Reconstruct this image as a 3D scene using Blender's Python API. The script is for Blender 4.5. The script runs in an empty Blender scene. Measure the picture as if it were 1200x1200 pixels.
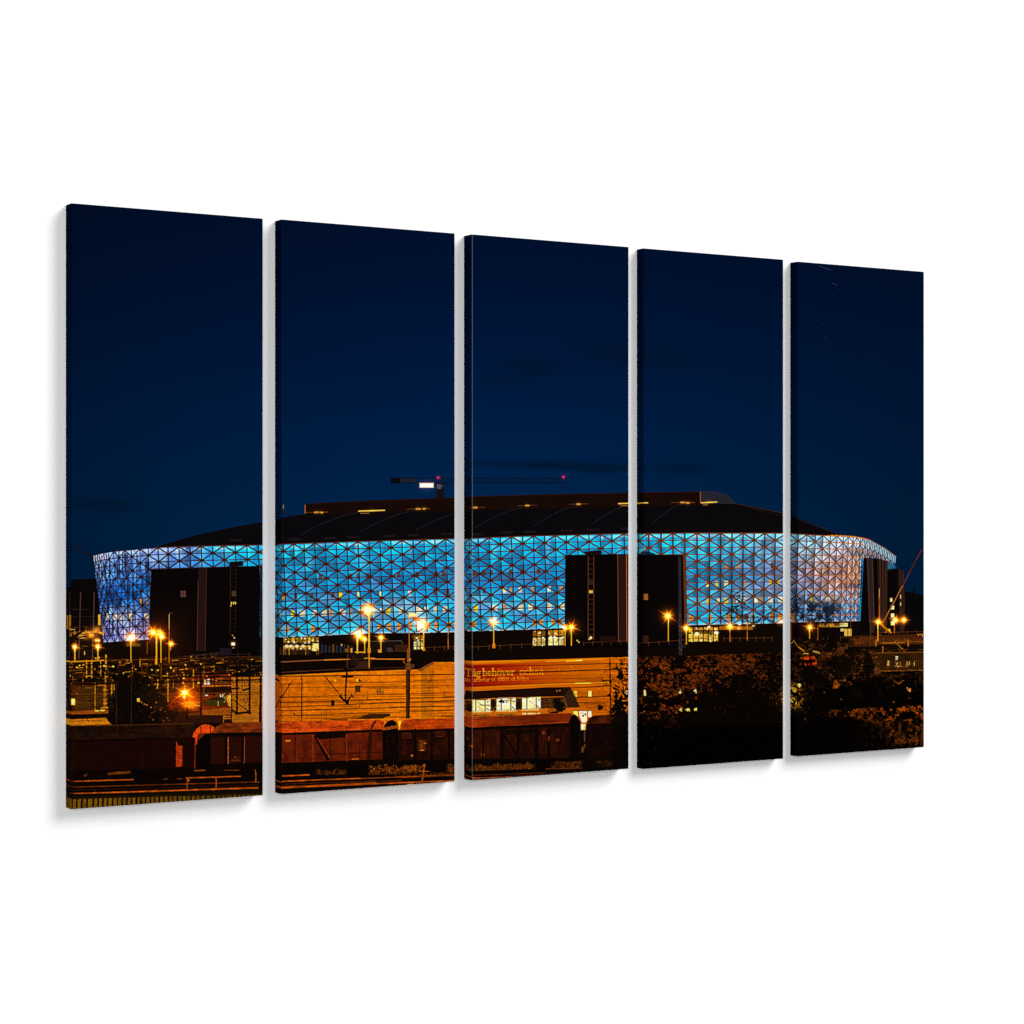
# Five-panel canvas print (a lit stadium at night) hanging on a bright white wall.
import bpy, bmesh, math
import numpy as np

scene = bpy.context.scene
R8 = np.random.default_rng

# ----------------------------------------------------------------------------
# 1. THE PRINTED PICTURE, drawn stroke by stroke into one sheet.
#    Sheet space is metres on the canvas (u right, v up, v = 0 at eye level).
#    Strokes are written in drawing units; H8 is the fixed map units -> metres.
# ----------------------------------------------------------------------------
H8 = (0.0011591449708788345, -0.09783183554221005, -0.001106639542912874,
      0.6750501211768508, -0.00021321961620474696)
U0, U1, V0, V1 = -0.034, 1.536, -0.412, 0.450
PX = 0.0005
NW = int(round((U1 - U0) / PX)); NH = int(round((V1 - V0) / PX))
Uc = U0 + (np.arange(NW) + .5) * PX
Vr = V1 - (np.arange(NH) + .5) * PX                 # row 0 is the top of the sheet
h0, h2, h4, h5, h6 = H8
XC = ((Uc - h2) / (h0 - h6 * Uc)).astype(np.float32)      # drawing x of every column
KC = (h6 * XC + 1).astype(np.float32)
img = np.zeros((NH, NW, 3), np.float32)


def row_of(x, y):
    v = (h4 * y + h5) / (h6 * x + 1)
    return (V1 - v) / PX


def win(x0, y0, x1, y1):
    c0 = int(np.searchsorted(XC, x0)); c1 = int(np.searchsorted(XC, x1)) + 1
    rr = [row_of(x, y) for x in (x0, x1) for y in (y0, y1)]
    r0 = max(0, int(min(rr)) - 1); r1 = min(NH, int(max(rr)) + 2)
    c0 = max(0, c0 - 1); c1 = min(NW, c1)
    if r1 <= r0 or c1 <= c0:
        return None
    X = XC[None, c0:c1] + np.zeros((r1 - r0, 1), np.float32)
    Y = (Vr[r0:r1, None].astype(np.float32) * KC[None, c0:c1] - h5) / h4
    return (slice(r0, r1), slice(c0, c1)), X, Y


def put(sl, m, col, add=False):
    m = m[..., None].astype(np.float32)
    c = np.asarray(col, np.float32)
    if add:
        img[sl] += m * c
    else:
        img[sl] = img[sl] * (1 - m) + c * m


def poly(pts, col, a=1.0, soft=.55, tex=None):
    xs = [p[0] for p in pts]; ys = [p[1] for p in pts]
    w = win(min(xs) - soft, min(ys) - soft, max(xs) + soft, max(ys) + soft)
    if w is None:
        return
    sl, X, Y = w
    ins = np.zeros(X.shape, bool); d2 = np.full(X.shape, 1e9, np.float32)
    n = len(pts)
    for i in range(n):
        ax, ay = pts[i]; bx, by = pts[(i + 1) % n]
        if ay != by:
            c = ((ay > Y) != (by > Y)) & (X < (bx - ax) * (Y - ay) / (by - ay) + ax)
            ins ^= c
        ex, ey = bx - ax, by - ay
        L = ex * ex + ey * ey + 1e-9
        t = np.clip(((X - ax) * ex + (Y - ay) * ey) / L, 0, 1)
        d2 = np.minimum(d2, (X - ax - t * ex) ** 2 + (Y - ay - t * ey) ** 2)
    d = np.sqrt(d2) * np.where(ins, 1, -1)
    m = np.clip(.5 + d / soft, 0, 1) * a
    if tex is not None:
        m = m * tex(X, Y)
    put(sl, m, col)


def rect(x0, y0, x1, y1, col, a=1.0, soft=.55, tex=None):
    w = win(x0 - soft, y0 - soft, x1 + soft, y1 + soft)
    if w is None:
        return
    sl, X, Y = w
    d = np.minimum(np.minimum(X - x0, x1 - X), np.minimum(Y - y0, y1 - Y))
    m = np.clip(.5 + d / soft, 0, 1) * a
    if tex is not None:
        m = m * tex(X, Y)
    put(sl, m, col)


def line(x0, y0, x1, y1, w, col, a=1.0, soft=.6, tex=None):
    g = w + soft
    k = win(min(x0, x1) - g, min(y0, y1) - g, max(x0, x1) + g, max(y0, y1) + g)
    if k is None:
        return
    sl, X, Y = k
    ex, ey = x1 - x0, y1 - y0
    t = np.clip(((X - x0) * ex + (Y - y0) * ey) / (ex * ex + ey * ey + 1e-9), 0, 1)
    d = np.sqrt((X - x0 - t * ex) ** 2 + (Y - y0 - t * ey) ** 2)
    m = np.clip(.5 + (w / 2 - d) / soft, 0, 1) * a
    if tex is not None:
        m = m * tex(X, Y)
    put(sl, m, col)


def path(pts, w, col, a=1.0, soft=.6):
    for p, q in zip(pts, pts[1:]):
        line(p[0], p[1], q[0], q[1], w, col, a, soft)


def disc(x, y, r, col, a=1.0, soft=.7, sy=1.0):
    k = win(x - r - soft, y - r * sy - soft, x + r + soft, y + r * sy + soft)
    if k is None:
        return
    sl, X, Y = k
    d = np.sqrt((X - x) ** 2 + ((Y - y) / sy) ** 2)
    put(sl, np.clip(.5 + (r - d) / soft, 0, 1) * a, col)


def glow(x, y, s, col, sy=1.0):
    k = win(x - 3 * s, y - 3 * s * sy, x + 3 * s, y + 3 * s * sy)
    if k is None:
        return
    sl, X, Y = k
    put(sl, np.exp(-((X - x) ** 2 + ((Y - y) / sy) ** 2) / (2 * s * s)), col, add=True)


def star(x, y, core, ray, n=8, rot=.25, col=(255, 130, 10), k=1.0, ext=(1, .6, .8, .55)):
    w = win(x - 1.3 * ray - 2, y - 1.3 * ray - 2, x + 1.3 * ray + 2, y + 1.3 * ray + 2)
    if w is None:
        return
    sl, X, Y = w
    dx, dy = X - x, Y - y
    r = np.sqrt(dx * dx + dy * dy) + 1e-3
    m = np.zeros(r.shape, np.float32)
    ray = ray * 1.25
    for i in range(n):
        an = rot + i * 2 * math.pi / n
        L = ray * ext[i % len(ext)]
        al = dx * math.cos(an) + dy * math.sin(an)
        pe = np.abs(-dx * math.sin(an) + dy * math.cos(an))
        wd = .35 + .9 * np.clip(1 - al / L, 0, 1)
        m = np.maximum(m, np.where(al > 0, np.exp(-(pe / wd) ** 2) * np.clip(1 - al / L, 0, 1) ** 1.1, 0))
    put(sl, m * .9 * k, col, add=True)
    put(sl, np.exp(-(r / (ray * .42)) ** 2) * .32 * k, (255, 110, 8), add=True)
    put(sl, np.exp(-(r / (core * 1.6)) ** 2) * k, (255, 150, 25), add=True)
    put(sl, np.clip(1.3 - r / core, 0, 1) * k, (255, 225, 170), add=True)


_grids = {}


def noise(X, Y, sx, sy, seed):
    g = _grids.get(seed)
    if g is None:
        g = R8(seed).random((512, 512)).astype(np.float32); _grids[seed] = g
    fx = X / sx + 37.3; fy = Y / sy + 11.7
    ix = np.floor(fx).astype(int); iy = np.floor(fy).astype(int)
    tx = fx - ix; ty = fy - iy
    tx = tx * tx * (3 - 2 * tx); ty = ty * ty * (3 - 2 * ty)
    ix &= 511; iy &= 511; jx = (ix + 1) & 511; jy = (iy + 1) & 511
    return ((g[iy, ix] * (1 - tx) + g[iy, jx] * tx) * (1 - ty)
            + (g[jy, ix] * (1 - tx) + g[jy, jx] * tx) * ty)


def fbm(X, Y, s, seed, asp=1.0):
    return (noise(X, Y, s * asp, s, seed) * .5 + noise(X, Y, s * asp * .48, s * .48, seed + 1) * .3
            + noise(X, Y, s * asp * .22, s * .22, seed + 2) * .2)


def step(v, a, b):
    return np.clip((v - a) / (b - a), 0, 1)


def lerpx(x, pts):
    return np.interp(x, [p[0] for p in pts], [p[1] for p in pts])


# ---- night sky ---------------------------------------------------------------
sl, X, Y = win(40, 180, 1130, 1010)
t = np.clip((Y - 235) / 380, 0, 1)
keys = [0, .25, .5, .75, 1]
ch = [np.interp(t, keys, c) for c in ([1, 0, 0, 0, 0], [13, 17, 23, 30, 36], [38, 47, 58, 68, 73])]
side = 1 - .16 * np.clip(np.abs(X - 560) / 520, 0, 1) ** 1.5 * (1 + .8 * t)
img[sl] = np.stack([c * side for c in ch], -1)
for cx_, cy_, wx, wy, k in ((622, 430, 32, 10, .45), (740, 414, 50, 11, .5), (585, 446, 22, 5, .3), (115, 592, 40, 7, .45),
                            (690, 547, 60, 5, .55), (800, 549, 28, 6, .4), (600, 545, 60, 3.5, .35), (800, 425, 34, 6, .25)):
    k2 = win(cx_ - 2.4 * wx, cy_ - 3 * wy, cx_ + 2.4 * wx, cy_ + 3 * wy)
    s2, X2, Y2 = k2
    q = np.exp(-((X2 - cx_) / wx) ** 2 - ((Y2 - cy_ - .04 * (X2 - cx_)) / wy) ** 2)
    put(s2, 1.5 * k * np.clip(q * (.25 + 1.5 * fbm(X2, Y2, 9, 91, 4)), 0, .6), (2, 16, 34))
for p in ((960, 311.5, 974, 316.5), (975, 331.5, 981, 334)):
    line(*p, 1.0, (50, 62, 98), .55)
for p in ((983, 339.5), (964, 379.5), (967, 395), (170, 580), (402, 462)):
    disc(p[0], p[1], .6, (40, 55, 92), .6)
poly([(77, 636), (92, 643), (109, 650.5), (109, 653), (90, 645), (77, 638)], (22, 17, 22), .7, 1)

# ---- tower crane over the roof ---------------------------------------------
CR = (10, 12, 20)
def crane_y(x): return 560.4 + (x - 458) * -.0005
rect(458, 560, 470, 566, (10, 10, 14))
rect(469, 560, 487, 565.6, (30, 32, 46)); rect(474, 560.2, 474.8, 565.4, (12, 12, 18)); rect(479, 560.2, 479.7, 565.4, (12, 12, 18))
line(458, 560.2, 663, 560.5, .8, CR); line(458, 566.0, 663, 566.3, .9, CR)
for k in range(61):
    x = 487 + k * 2.9
    line(x, 560.4 if k % 2 else 566, x + 2.9, 566 if k % 2 else 560.4, .6, CR, .8)
rect(511, 566, 521, 584, (20, 20, 26)); rect(512, 567.5, 517, 573, (74, 74, 84)); rect(517, 568, 520, 571, (45, 45, 56))
for k in range(4):
    line(511, 573 + k * 3, 521, 576 + k * 3, .6, (6, 6, 10))
line(519, 572, 526, 567, .7, CR)
glow(500, 568.6, 5.5, (70, 28, 40), .7)
rect(491.5, 565.8, 508.3, 571.6, (255, 200, 170), 1, 1.2); rect(492.6, 566.6, 507.4, 571, (255, 250, 240), 1, .8)
for x, y in ((513.5, 559.8), (660.4, 559.0)):
    glow(x, y, 2.0, (120, 0, 25)); disc(x, y, 1.2, (255, 25, 45)); disc(x, y, .5, (255, 130, 140))

# ---- roof -------------------------------------------------------------------
TOP = [(60, 660), (109, 651), (120, 648.3), (135, 645.8), (150, 644.6), (184, 641.6), (222, 640.4), (262, 639.4), (308, 638.6),
       (323, 638), (414, 634.8), (533, 631.3), (544, 631.3), (607, 628.6), (737, 625.2), (748, 625.6), (802, 624.8), (918, 625),
       (927, 625.6), (957, 627.2), (989, 628.6), (1008, 629.9), (1021, 633.6), (1037, 642.4), (1050, 652)]
BOT = [(60, 757), (121, 753.4), (150, 751.2), (175, 750), (322, 747.4), (414, 743.3), (533, 740.8), (544, 740.1), (662, 736.3),
       (737, 734.6), (807, 733), (918, 730.8), (927, 729.9), (1007, 728), (1060, 727)]
roof = [(182, 641.6), (190, 638.5), (230, 627), (270, 618.5), (308, 611.6), (331, 606.5), (357.5, 602.4)]
roof += [(821, 590), (862, 590), (880, 593.4), (895, 596), (917, 601), (927, 603.8), (945, 611), (962, 618.2), (981, 626), (986, 629)]
roof += [(p[0], p[1] + 2) for p in TOP[::-1] if 184 <= p[0] <= 985]
poly(roof, (10, 8, 10))
poly([(357.5, 602.6), (357.5, 590.8), (360, 590), (440, 586), (533, 583), (553, 581.6), (640, 579.2), (737, 577.3), (822, 575.8), (822, 592), (737, 594), (553, 598), (440, 601)],
     (22, 9, 6))
poly([(821, 576), (832, 575.2), (842, 577.2), (852, 579.6), (858, 585), (863, 590.6), (840, 590), (821, 590)], (37, 36, 44))
for k in range(12):
    line(823 + k * 3, 577 + .5 * k, 823.4 + k * 3, 590, .7, (22, 22, 28), .7)
line(820.8, 576.5, 820.8, 589, 1.0, (150, 82, 26)); line(357.6, 592, 357.6, 601.5, 1.0, (170, 90, 30))
line(364, 590.4, 533, 583.6, .7, (44, 20, 11), .6); line(553, 582, 820, 576.2, .7, (52, 25, 10), .6)
line(862, 590.4, 917, 601.2, .7, (72, 42, 34), .8); line(917, 601.2, 981, 626, .7, (58, 36, 30), .7); line(880, 596, 925, 606.5, .5, (60, 34, 26), .7)
# ribs on the roof skin, hatch lids along the gutter
for x0, y0, x1, y1 in ((352, 627, 418, 601), (421, 623.5, 486, 598.5), (488, 620.5, 550, 598), (557, 618, 614, 594.5), (626, 616, 676, 593), (694, 614, 738, 591.5), (764, 614, 800, 590.5)):
    prev = None
    for k in range(9):
        q = k / 8
        p = (x0 + (x1 - x0) * q, y0 + (y1 - y0) * (1 - (1 - q) ** 1.45))
        if prev: line(*prev, *p, 1.0, (30, 29, 38), .75, 1.0)
        prev = p
for x, y in ((345, 632), (387, 630.4), (414, 629.4), (456, 628), (484, 627), (524, 625.6), (560, 626), (594, 624), (621, 623), (664, 621.5), (695, 620.5), (734, 619), (276, 633)):
    rect(x - 7, y - 1.2, x + 7, y + 1.6, (30, 22, 26), .8, 1.6)
for k in range(16):
    x = 760 + k * 14
    line(x, 616 + .02 * k, x + 1, 622, .5, (30, 24, 24), .5)
# warm work lights under the superstructure
for x, y, w in ((371, 600.4, 6), (377, 600.6, 3), (490, 596.4, 6), (497, 596.2, 3), (557, 594.8, 5), (618, 592.4, 5), (678, 590.8, 5), (800, 588.8, 6), (806, 589.4, 4)):
    rect(x - w / 2, y - .9, x + w / 2, y + .9, (214, 156, 62), .9, .9); glow(x, y, 2.0, (54, 30, 5))
    line(x - w * 2.2, y + .2, x + w * 2.2, y - .4, .6, (140, 85, 25), .7)
for x0, x1, y in ((420.5, 450.5, 598.4), (725, 759, 589.6), (822, 840, 588.6)):
    line(x0, y + .6, x1, y - .4, 1.7, (214, 162, 68)); line(x0 + 2, y + 3.2, x0 + (x1 - x0) * .4, y + 3, .8, (160, 110, 40), .9)
    glow((x0 + x1) / 2, y, 3.6, (46, 26, 4), .6)
line(332, 592, 332, 596, 1.0, (150, 110, 80)); line(332, 597, 334, 602, .8, (22, 22, 28)); line(334, 601, 342, 604.5, .8, (14, 12, 16)); line(331, 596, 332, 606, .7, (14, 12, 16))

# ---- the lit facade: steel lattice over glass ---------------------------------
nodes = [104, 107, 111.5, 117.5, 127, 139, 154, 173.5, 196.8, 222.5, 249, 275.5, 302.6, 331.9, 356.3, 381.3, 406.5, 432.5, 457.9, 484, 509.6, 535.2,
         560.2, 586.2, 612.4, 637.9, 663.6, 690, 716.9, 745.8, 774.7, 802.5, 831.3, 857.8, 883.8, 908.5, 935.8, 955.8, 973.3, 988.8, 1000.4, 1008.5,
         1014.5, 1020, 1025, 1030, 1035, 1040, 1045, 1050, 1055]
cols = []
for a_, b_ in zip(nodes, nodes[1:]):
    cols += [a_, (a_ + b_) / 2]
cols = np.array(cols + [nodes[-1]], np.float32)
LEAN = [(105, 12.5), (118, 9.5), (135, 7), (155, 5.5), (180, 5), (300, 4.5), (520, 4), (720, 3.2), (775, .8), (830, .2), (910, -1.5), (936, -4), (975, -4), (1010, -3), (1050, 0)]
NR = 13.0
sl, X, Y = win(100, 622, 1056, 757)
yt = lerpx(X, TOP); yb = lerpx(X, BOT)
T = (Y - yt) / (yb - yt) * NR
Xs = X - lerpx(X, LEAN) * T / NR
S = np.interp(Xs, cols, np.arange(len(cols))).astype(np.float32)
cw = np.interp(Xs, (cols[1:] + cols[:-1]) / 2, np.diff(cols)).astype(np.float32)
rh = (yb - yt) / NR
i = np.floor(S).astype(int); j = np.floor(T).astype(int)
fs = S - i; ft = T - j
odd = ((i + j) % 2) == 0           # in this cell the strut runs from top-right to bottom-left
# (nodes sit where column + row is odd; column 0 carries row-1 nodes)
d1 = np.abs(fs - ft); d2 = np.abs(fs + ft - 1)
dd = np.where(odd, d2, d1)
upper = np.where(odd, fs + ft < 1, fs > ft)
rg = R8(5)
tri = rg.random((80, 20, 2)).astype(np.float32)
hue = rg.random((80, 20, 2)).astype(np.float32)
ii = np.clip(i, 0, 79); jj = np.clip(j, 0, 19)
b = tri[ii, jj, upper.astype(int)]; hu = hue[ii, jj, upper.astype(int)]
f0 = np.clip(T / NR, 0, 1)
def grad(stops): return np.stack([np.interp(X, [s[0] for s in stops], [s[1][c] for s in stops]) for c in range(3)], -1)
gt = grad([(108, (176, 176, 240)), (135, (128, 162, 240)), (175, (138, 150, 226)), (215, (110, 140, 222)), (262, (26, 168, 236)), (320, (0, 180, 236)), (520, (4, 178, 238)), (700, (6, 186, 244)), (800, (20, 198, 244)), (900, (105, 198, 238)), (950, (125, 208, 238)), (985, (175, 205, 245)), (1010, (185, 215, 250)), (1050, (130, 190, 235))])
gm = grad([(108, (34, 88, 172)), (140, (22, 92, 176)), (175, (14, 98, 176)), (320, (0, 144, 200)), (520, (2, 138, 200)), (640, (4, 142, 206)), (800, (0, 146, 196)), (870, (50, 138, 184)), (920, (116, 142, 176)), (945, (160, 146, 164)), (968, (214, 160, 140)), (1004, (222, 158, 132)), (1050, (120, 140, 200))])
gb = grad([(108, (96, 112, 200)), (140, (120, 130, 206)), (175, (128, 136, 206)), (320, (16, 186, 240)), (520, (26, 188, 250)), (660, (22, 188, 252)), (800, (16, 186, 242)), (900, (50, 176, 236)), (960, (100, 150, 205)), (1005, (140, 185, 235)), (1050, (120, 170, 220))])
w_t = np.clip(1 - f0 / .42, 0, 1)[..., None]; w_b = np.clip((f0 - .52) / .33, 0, 1)[..., None]
base = gt * w_t + gb * w_b + gm * (1 - w_t - w_b)
lilac = np.array([104, 128, 182], np.float32)
pw = (np.clip((noise(X, Y, 26, 9, 71) - .46) * 2.2, 0, .62) * (.35 + hu * .65))[..., None] * (np.clip((f0 - .15) / .3, 0, 1))[..., None]
base = base * (1 - pw) + lilac * pw
warm = np.clip(1 - np.abs(f0 - .70) / .16, 0, 1) * np.clip(noise(X, Y, 40, 12, 77) * 1.6 - .55, 0, .6)
base = base * (1 - warm[..., None]) + np.array([190, 180, 200], np.float32) * warm[..., None]
br = .62 + .46 * b + .22 * (1 - fs) - .03
br = br + .20 * np.clip(.9 - f0 * 3.2, 0, 1) * (noise(X, Y, 6.5, 20, 73) * 2 - .7)
br = br + .10 * (noise(X, Y, 1.3, 1.3, 75) - .5)
br = br + np.clip((215 - X) / 60, 0, 1) * (1.1 * (noise(X, Y, 1.5, 11, 76) - .5) - .04)
cen = 1 - 2 * np.abs(fs - .5)
br = br + np.interp(X, [700, 760, 900, 930], [.0, .34, .30, .06]) * (cen - .55) * (1 - .55 * f0)
br = br + np.interp(X, [900, 940, 1010], [0, .34, .40]) * (.5 - fs)
base = base * br[..., None]
shine = .5 * np.clip((noise(X, Y, 7, 16, 79) - .62) * 3.2, 0, 1) * np.clip(1.1 - f0 * 2.4, 0, 1)
shine = shine + np.clip(1 - np.abs(T - .35) / .35, 0, 1) * .6 * (noise(X, Y, 9, 3, 80) > .38)
shine = np.maximum(shine, .75 * np.clip((f0 - .955) / .035, 0, 1) * (noise(X, Y, 14, 3, 81)))
sh = np.clip(shine, 0, .85)[..., None]
base = base * (1 - sh) + np.array([205, 228, 255], np.float32) * sh
# offices glimpsed behind the glass
def windows(lst, yrow, wd, hg, slope):
    out = []
    for x, c, k in lst:
        out.append((x, yrow + slope * (x - 430), wd * k, hg, c))
    return out
DK, TN, LT, YL, OR, CR2 = (84, 58, 52), (176, 132, 92), (250, 226, 160), (250, 196, 20), (238, 130, 22), (226, 196, 158)
W = []
W += windows([(375.6, DK, 1), (411, DK, 1), (419.5, DK, .7), (431, DK, .9), (467, DK, .9), (489, DK, 1.1), (511, DK, .9), (520, DK, 1), (556, DK, 1), (567, DK, 1.1), (575.5, DK, .8), (598.5, DK, 1), (611.5, DK, .8), (631, DK, 1.1), (851, TN, 1), (865, TN, .9), (905, DK, .8)], 674.8, 3.8, 6.5, -.026)
W += windows([(332, OR, .7), (346.5, DK, .9), (365, DK, 1), (390, DK, 1.1), (399, YL, 1), (420, LT, .6), (446, LT, .7), (480, CR2, 1), (509.6, DK, 1), (524.5, DK, 1.2), (545, TN, .6), (567.5, DK, 1), (591, LT, 1.1), (598.5, TN, .8), (609.5, CR2, 1), (624, TN, .9), (643.5, LT, .9), (657.5, TN, 1), (829, LT, 1), (840, YL, .7), (851, LT, 1.1), (872.5, TN, .8), (903, YL, .8), (912, YL, .7), (1003, TN, .7), (165, OR, .5), (172.5, OR, .4)], 696, 3.4, 6.6, -.0285)
W += windows([(326.5, CR2, 1), (343, YL, .9), (354.6, CR2, 1.3), (369.5, CR2, 1.3), (380, CR2, 1.2), (387.5, TN, 1.4), (401.5, CR2, 1.5), (411, TN, 1), (447, CR2, .8), (455, YL, 1.2), (469.5, LT, 1), (491, CR2, 1.5), (499.5, LT, 1), (510.5, CR2, 1), (521.5, CR2, 1.2), (545, TN, .8), (557.8, YL, 1.1), (580, LT, 1.3), (591.5, TN, 1.1), (610.5, CR2, 1.3), (622, LT, 1.3), (643.7, CR2, 1.1), (658.5, LT, 1.2), (817, TN, .8), (830, YL, 1), (842.5, LT, 1), (851, YL, 1), (862, CR2, 1), (872.5, CR2, 1), (885.5, LT, 1.1), (892.5, TN, 1.2), (903, CR2, 1.1), (914.5, LT, 1.1), (951, YL, .9), (970, LT, .9), (976, TN, 1), (985, TN, .8), (126, CR2, .9), (135, CR2, 1.1), (142.5, CR2, .9), (152.5, CR2, 1), (171.5, LT, 1.1)], 716.6, 4.0, 7.2, -.0285)
W += windows([(327, OR, .9), (336.5, OR, 1), (349, OR, .6), (366.8, OR, 1), (444.5, OR, .9), (455.8, OR, 1), (467.5, OR, .9), (482, OR, .6), (502, OR, .8), (511, OR, .8), (526, OR, 1), (533, OR, .8), (549, OR, 1.1), (556, OR, .9), (626.5, OR, 1), (634, OR, 1), (648, OR, .9), (656.5, OR, 1), (810, OR, 1.1), (833, OR, .7), (854, OR, 1.2), (864.5, OR, .9), (875, DK, 1), (881.8, OR, .7), (904.5, OR, .9), (914, OR, 1), (927, OR, 1), (930, TN, 1)], 735, 3.8, 7.4, -.0275)
lum = np.ones(X.shape, np.float32)
for (x, y, wd, hg, c) in W:
    y = y if x > 300 else (704.5 if wd < 2 else 722.5)
    if x > 945: y += 1.2
    d = np.minimum(wd / 2 + .3 - np.abs(X - x), hg / 2 - np.abs(Y - y))
    m = np.clip(.5 + d / .6, 0, 1)[..., None] * .93
    cc = np.array(c, np.float32) * (.88 + .24 * noise(X, Y, 1.6, 7, 83))[..., None]
    base = base * (1 - m) + cc * m
# steelwork colours drift from dark red-brown to orange-lit on the right
st_d = grad([(108, (26, 20, 34)), (175, (34, 22, 30)), (310, (58, 16, 6)), (660, (66, 24, 8)), (780, (96, 46, 16)), (900, (84, 42, 20)), (1000, (52, 26, 20)), (1050, (50, 40, 50))])
st_h = grad([(108, (34, 28, 44)), (175, (52, 34, 44)), (310, (62, 20, 18)), (660, (74, 28, 16)), (780, (112, 54, 20)), (900, (132, 66, 26)), (950, (150, 86, 40)), (975, (190, 110, 44)), (1005, (205, 120, 50)), (1050, (120, 90, 80))])
st_v = grad([(108, (24, 22, 40)), (310, (30, 16, 20)), (660, (42, 20, 18)), (780, (70, 32, 14)), (920, (58, 30, 20)), (1050, (40, 34, 44))])
den = np.sqrt(1 / cw ** 2 + 1 / rh ** 2)
px_d = dd / den
px_h = np.minimum(ft, 1 - ft) * rh
px_v = np.minimum(fs, 1 - fs) * cw
thin = np.clip(cw / 12.6, .42, 1.05)
def lay(d, wd, col, a):
    global base
    m = (np.clip(.5 + (wd / 2 - d) / .6, 0, 1) * a)[..., None]
    base = base * (1 - m) + col * m
lay(px_h, 1.1 + 0 * thin, st_h, .95)
lite = (np.abs(S - np.round(S)) < .5) & (((np.round(S).astype(int) + np.floor(T).astype(int)) % 2) == 1)
lay(px_v, np.interp(X, [700, 760, 900, 960], [1.35, 1.9, 1.6, 1.3]) * thin, np.where(lite[..., None], st_v * .75 + np.array([34, 22, 24]), st_v * .8), .97)
vb = (i + (fs > .5)) % 2
lay(px_d, 1.55 * (.35 + .65 * thin), st_d, .97)
cs = S - np.round(S); ct = T - np.round(T)
isn = ((np.round(S).astype(int) + np.round(T).astype(int)) % 2) == 1
nd = np.sqrt((cs * cw / (.55 + .45 * thin)) ** 2 + (ct * rh * 1.15) ** 2)
nd = np.abs(cs) * cw / (.55 + .45 * thin) * .8 + np.abs(ct) * rh * 1.5
lay(np.where(isn, nd, 99), 4.2, np.where((X > 890)[..., None], st_h * .8, st_d * 1.1), .92)
edge = np.clip(.5 + (Y - yt) / .7, 0, 1) * np.clip(.5 + (yb - Y) / .7, 0, 1)
xl = 109.3 + (Y - 651) * .118
xr = np.where(Y < 668, 1049.5 - np.clip(Y - 652, 0, 30) * .15, 1011)
edge = edge * np.clip(.5 + (X - xl) / .8, 0, 1) * np.clip(.5 + (xr - X) / .8, 0, 1)
put(sl, edge, base)
# gutter edge: thin copper line, orange lamps on the right shoulder
for a_, b_ in zip(TOP[1:], TOP[2:]):
    c = (92, 44, 22) if a_[0] < 750 else (120, 62, 26)
    line(a_[0], a_[1] - .3, b_[0], b_[1] - .3, 1.0, c, .8 if a_[0] > 150 else .3)
for k in range(16):
    x = 975 + k * 1.75
    disc(x, lerpx(x, TOP) - .6, .8, (255, 165, 20), .55 + .4 * ((k * 7) % 3 == 0))
path([(970, 627.6), (985, 628), (1003, 629.2), (1012, 630.6), (1020, 633)], .9, (215, 125, 40), .8)
for k in range(20):                 # bright fins of the far corner seen edge-on
    x = 1012 + k * 1.95
    y0 = lerpx(x, TOP)
    line(x + .4, y0 + 1.2, x - .3, y0 + 8, .9, (170, 225, 255), .75)
    line(x + 1.3, y0 + 2, x + .8, y0 + 9, .7, (24, 30, 48), .8)
for k in range(7):                  # left corner fins
    x = 110 + k * 2.6
    y0 = lerpx(x, TOP)
    line(x, y0 + .8, x + .6, y0 + 7, .9, (225, 215, 255), .8); line(x + 1.2, y0 + 2, x + 1.8, y0 + 8, .7, (40, 36, 80), .8)

# ---- everything below the facade ----------------------------------------------
gp = [(p[0], p[1]) for p in BOT if 121 <= p[0] <= 1007]
poly([(40, 752), (121, 753.6)] + gp + [(1012, 728), (1130, 726), (1130, 1010), (40, 1010)], (14, 7, 4))
for a_, b_, c_ in ((324, 414, 1), (470, 533, 1), (544, 640, 1), (640, 662, .6), (807, 880, .4)):
    x = a_
    rr = R8(int(a_))
    while x < b_:
        L = rr.uniform(3, 9)
        line(x, lerpx(x, BOT) - .3, x + L, lerpx(x + L, BOT) - .3, .9, (205, 228, 255), c_ * rr.uniform(.3, .95))
        x += L + rr.uniform(1, 6)
# far left blocks behind the stadium
poly([(60, 690), (81, 688), (81, 679), (112, 678), (114, 690), (121, 753), (121, 772), (60, 772)], (11, 6, 6))
rect(60, 703, 76, 760, (9, 6, 7))
for x in (78.3, 94.5, 110.5):
    line(x, 694, x - 2.2, 776, 1.1, (90, 62, 54), .75)
line(79, 714, 104, 714, .8, (44, 28, 22)); line(79, 723, 118, 722, .7, (40, 26, 18))
rect(76.5, 720.5, 78, 738, (210, 140, 20), .9); rect(79.6, 721, 81, 733.5, (215, 155, 30), .9)
rect(115, 720, 117.8, 732.5, (235, 165, 40), .95); rect(68, 722, 73, 738, (190, 120, 20), .8)
sl, X, Y = win(77, 735, 122, 772)
n1 = fbm(X, Y, 4, 101, 1.6)
m = np.clip((n1 - .44) * 5, 0, 1) * np.clip(1 - np.abs(Y - 742) / 10, 0, 1)
put(sl, m, (190, 112, 32))
glow(110, 742, 5, (110, 62, 12)); glow(104, 744, 3, (120, 70, 20)); glow(117, 738, 4, (70, 38, 10))
for x0, x1, y in ((92, 100, 742), (92, 99, 745), (94, 99, 748), (101, 118, 741), (77, 88, 738)):
    line(x0, y, x1, y - .4, 1.0, (230, 170, 60), .8)
poly([(77, 748), (84, 746), (96, 739), (97, 741), (86, 749), (77, 752)], (16, 9, 6))
rect(98.5, 763, 99.8, 767.5, (215, 130, 70)); rect(148, 754, 164.5, 757.5, (84, 58, 10), .9); rect(96, 756.5, 103, 758, (90, 64, 12), .7)

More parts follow.
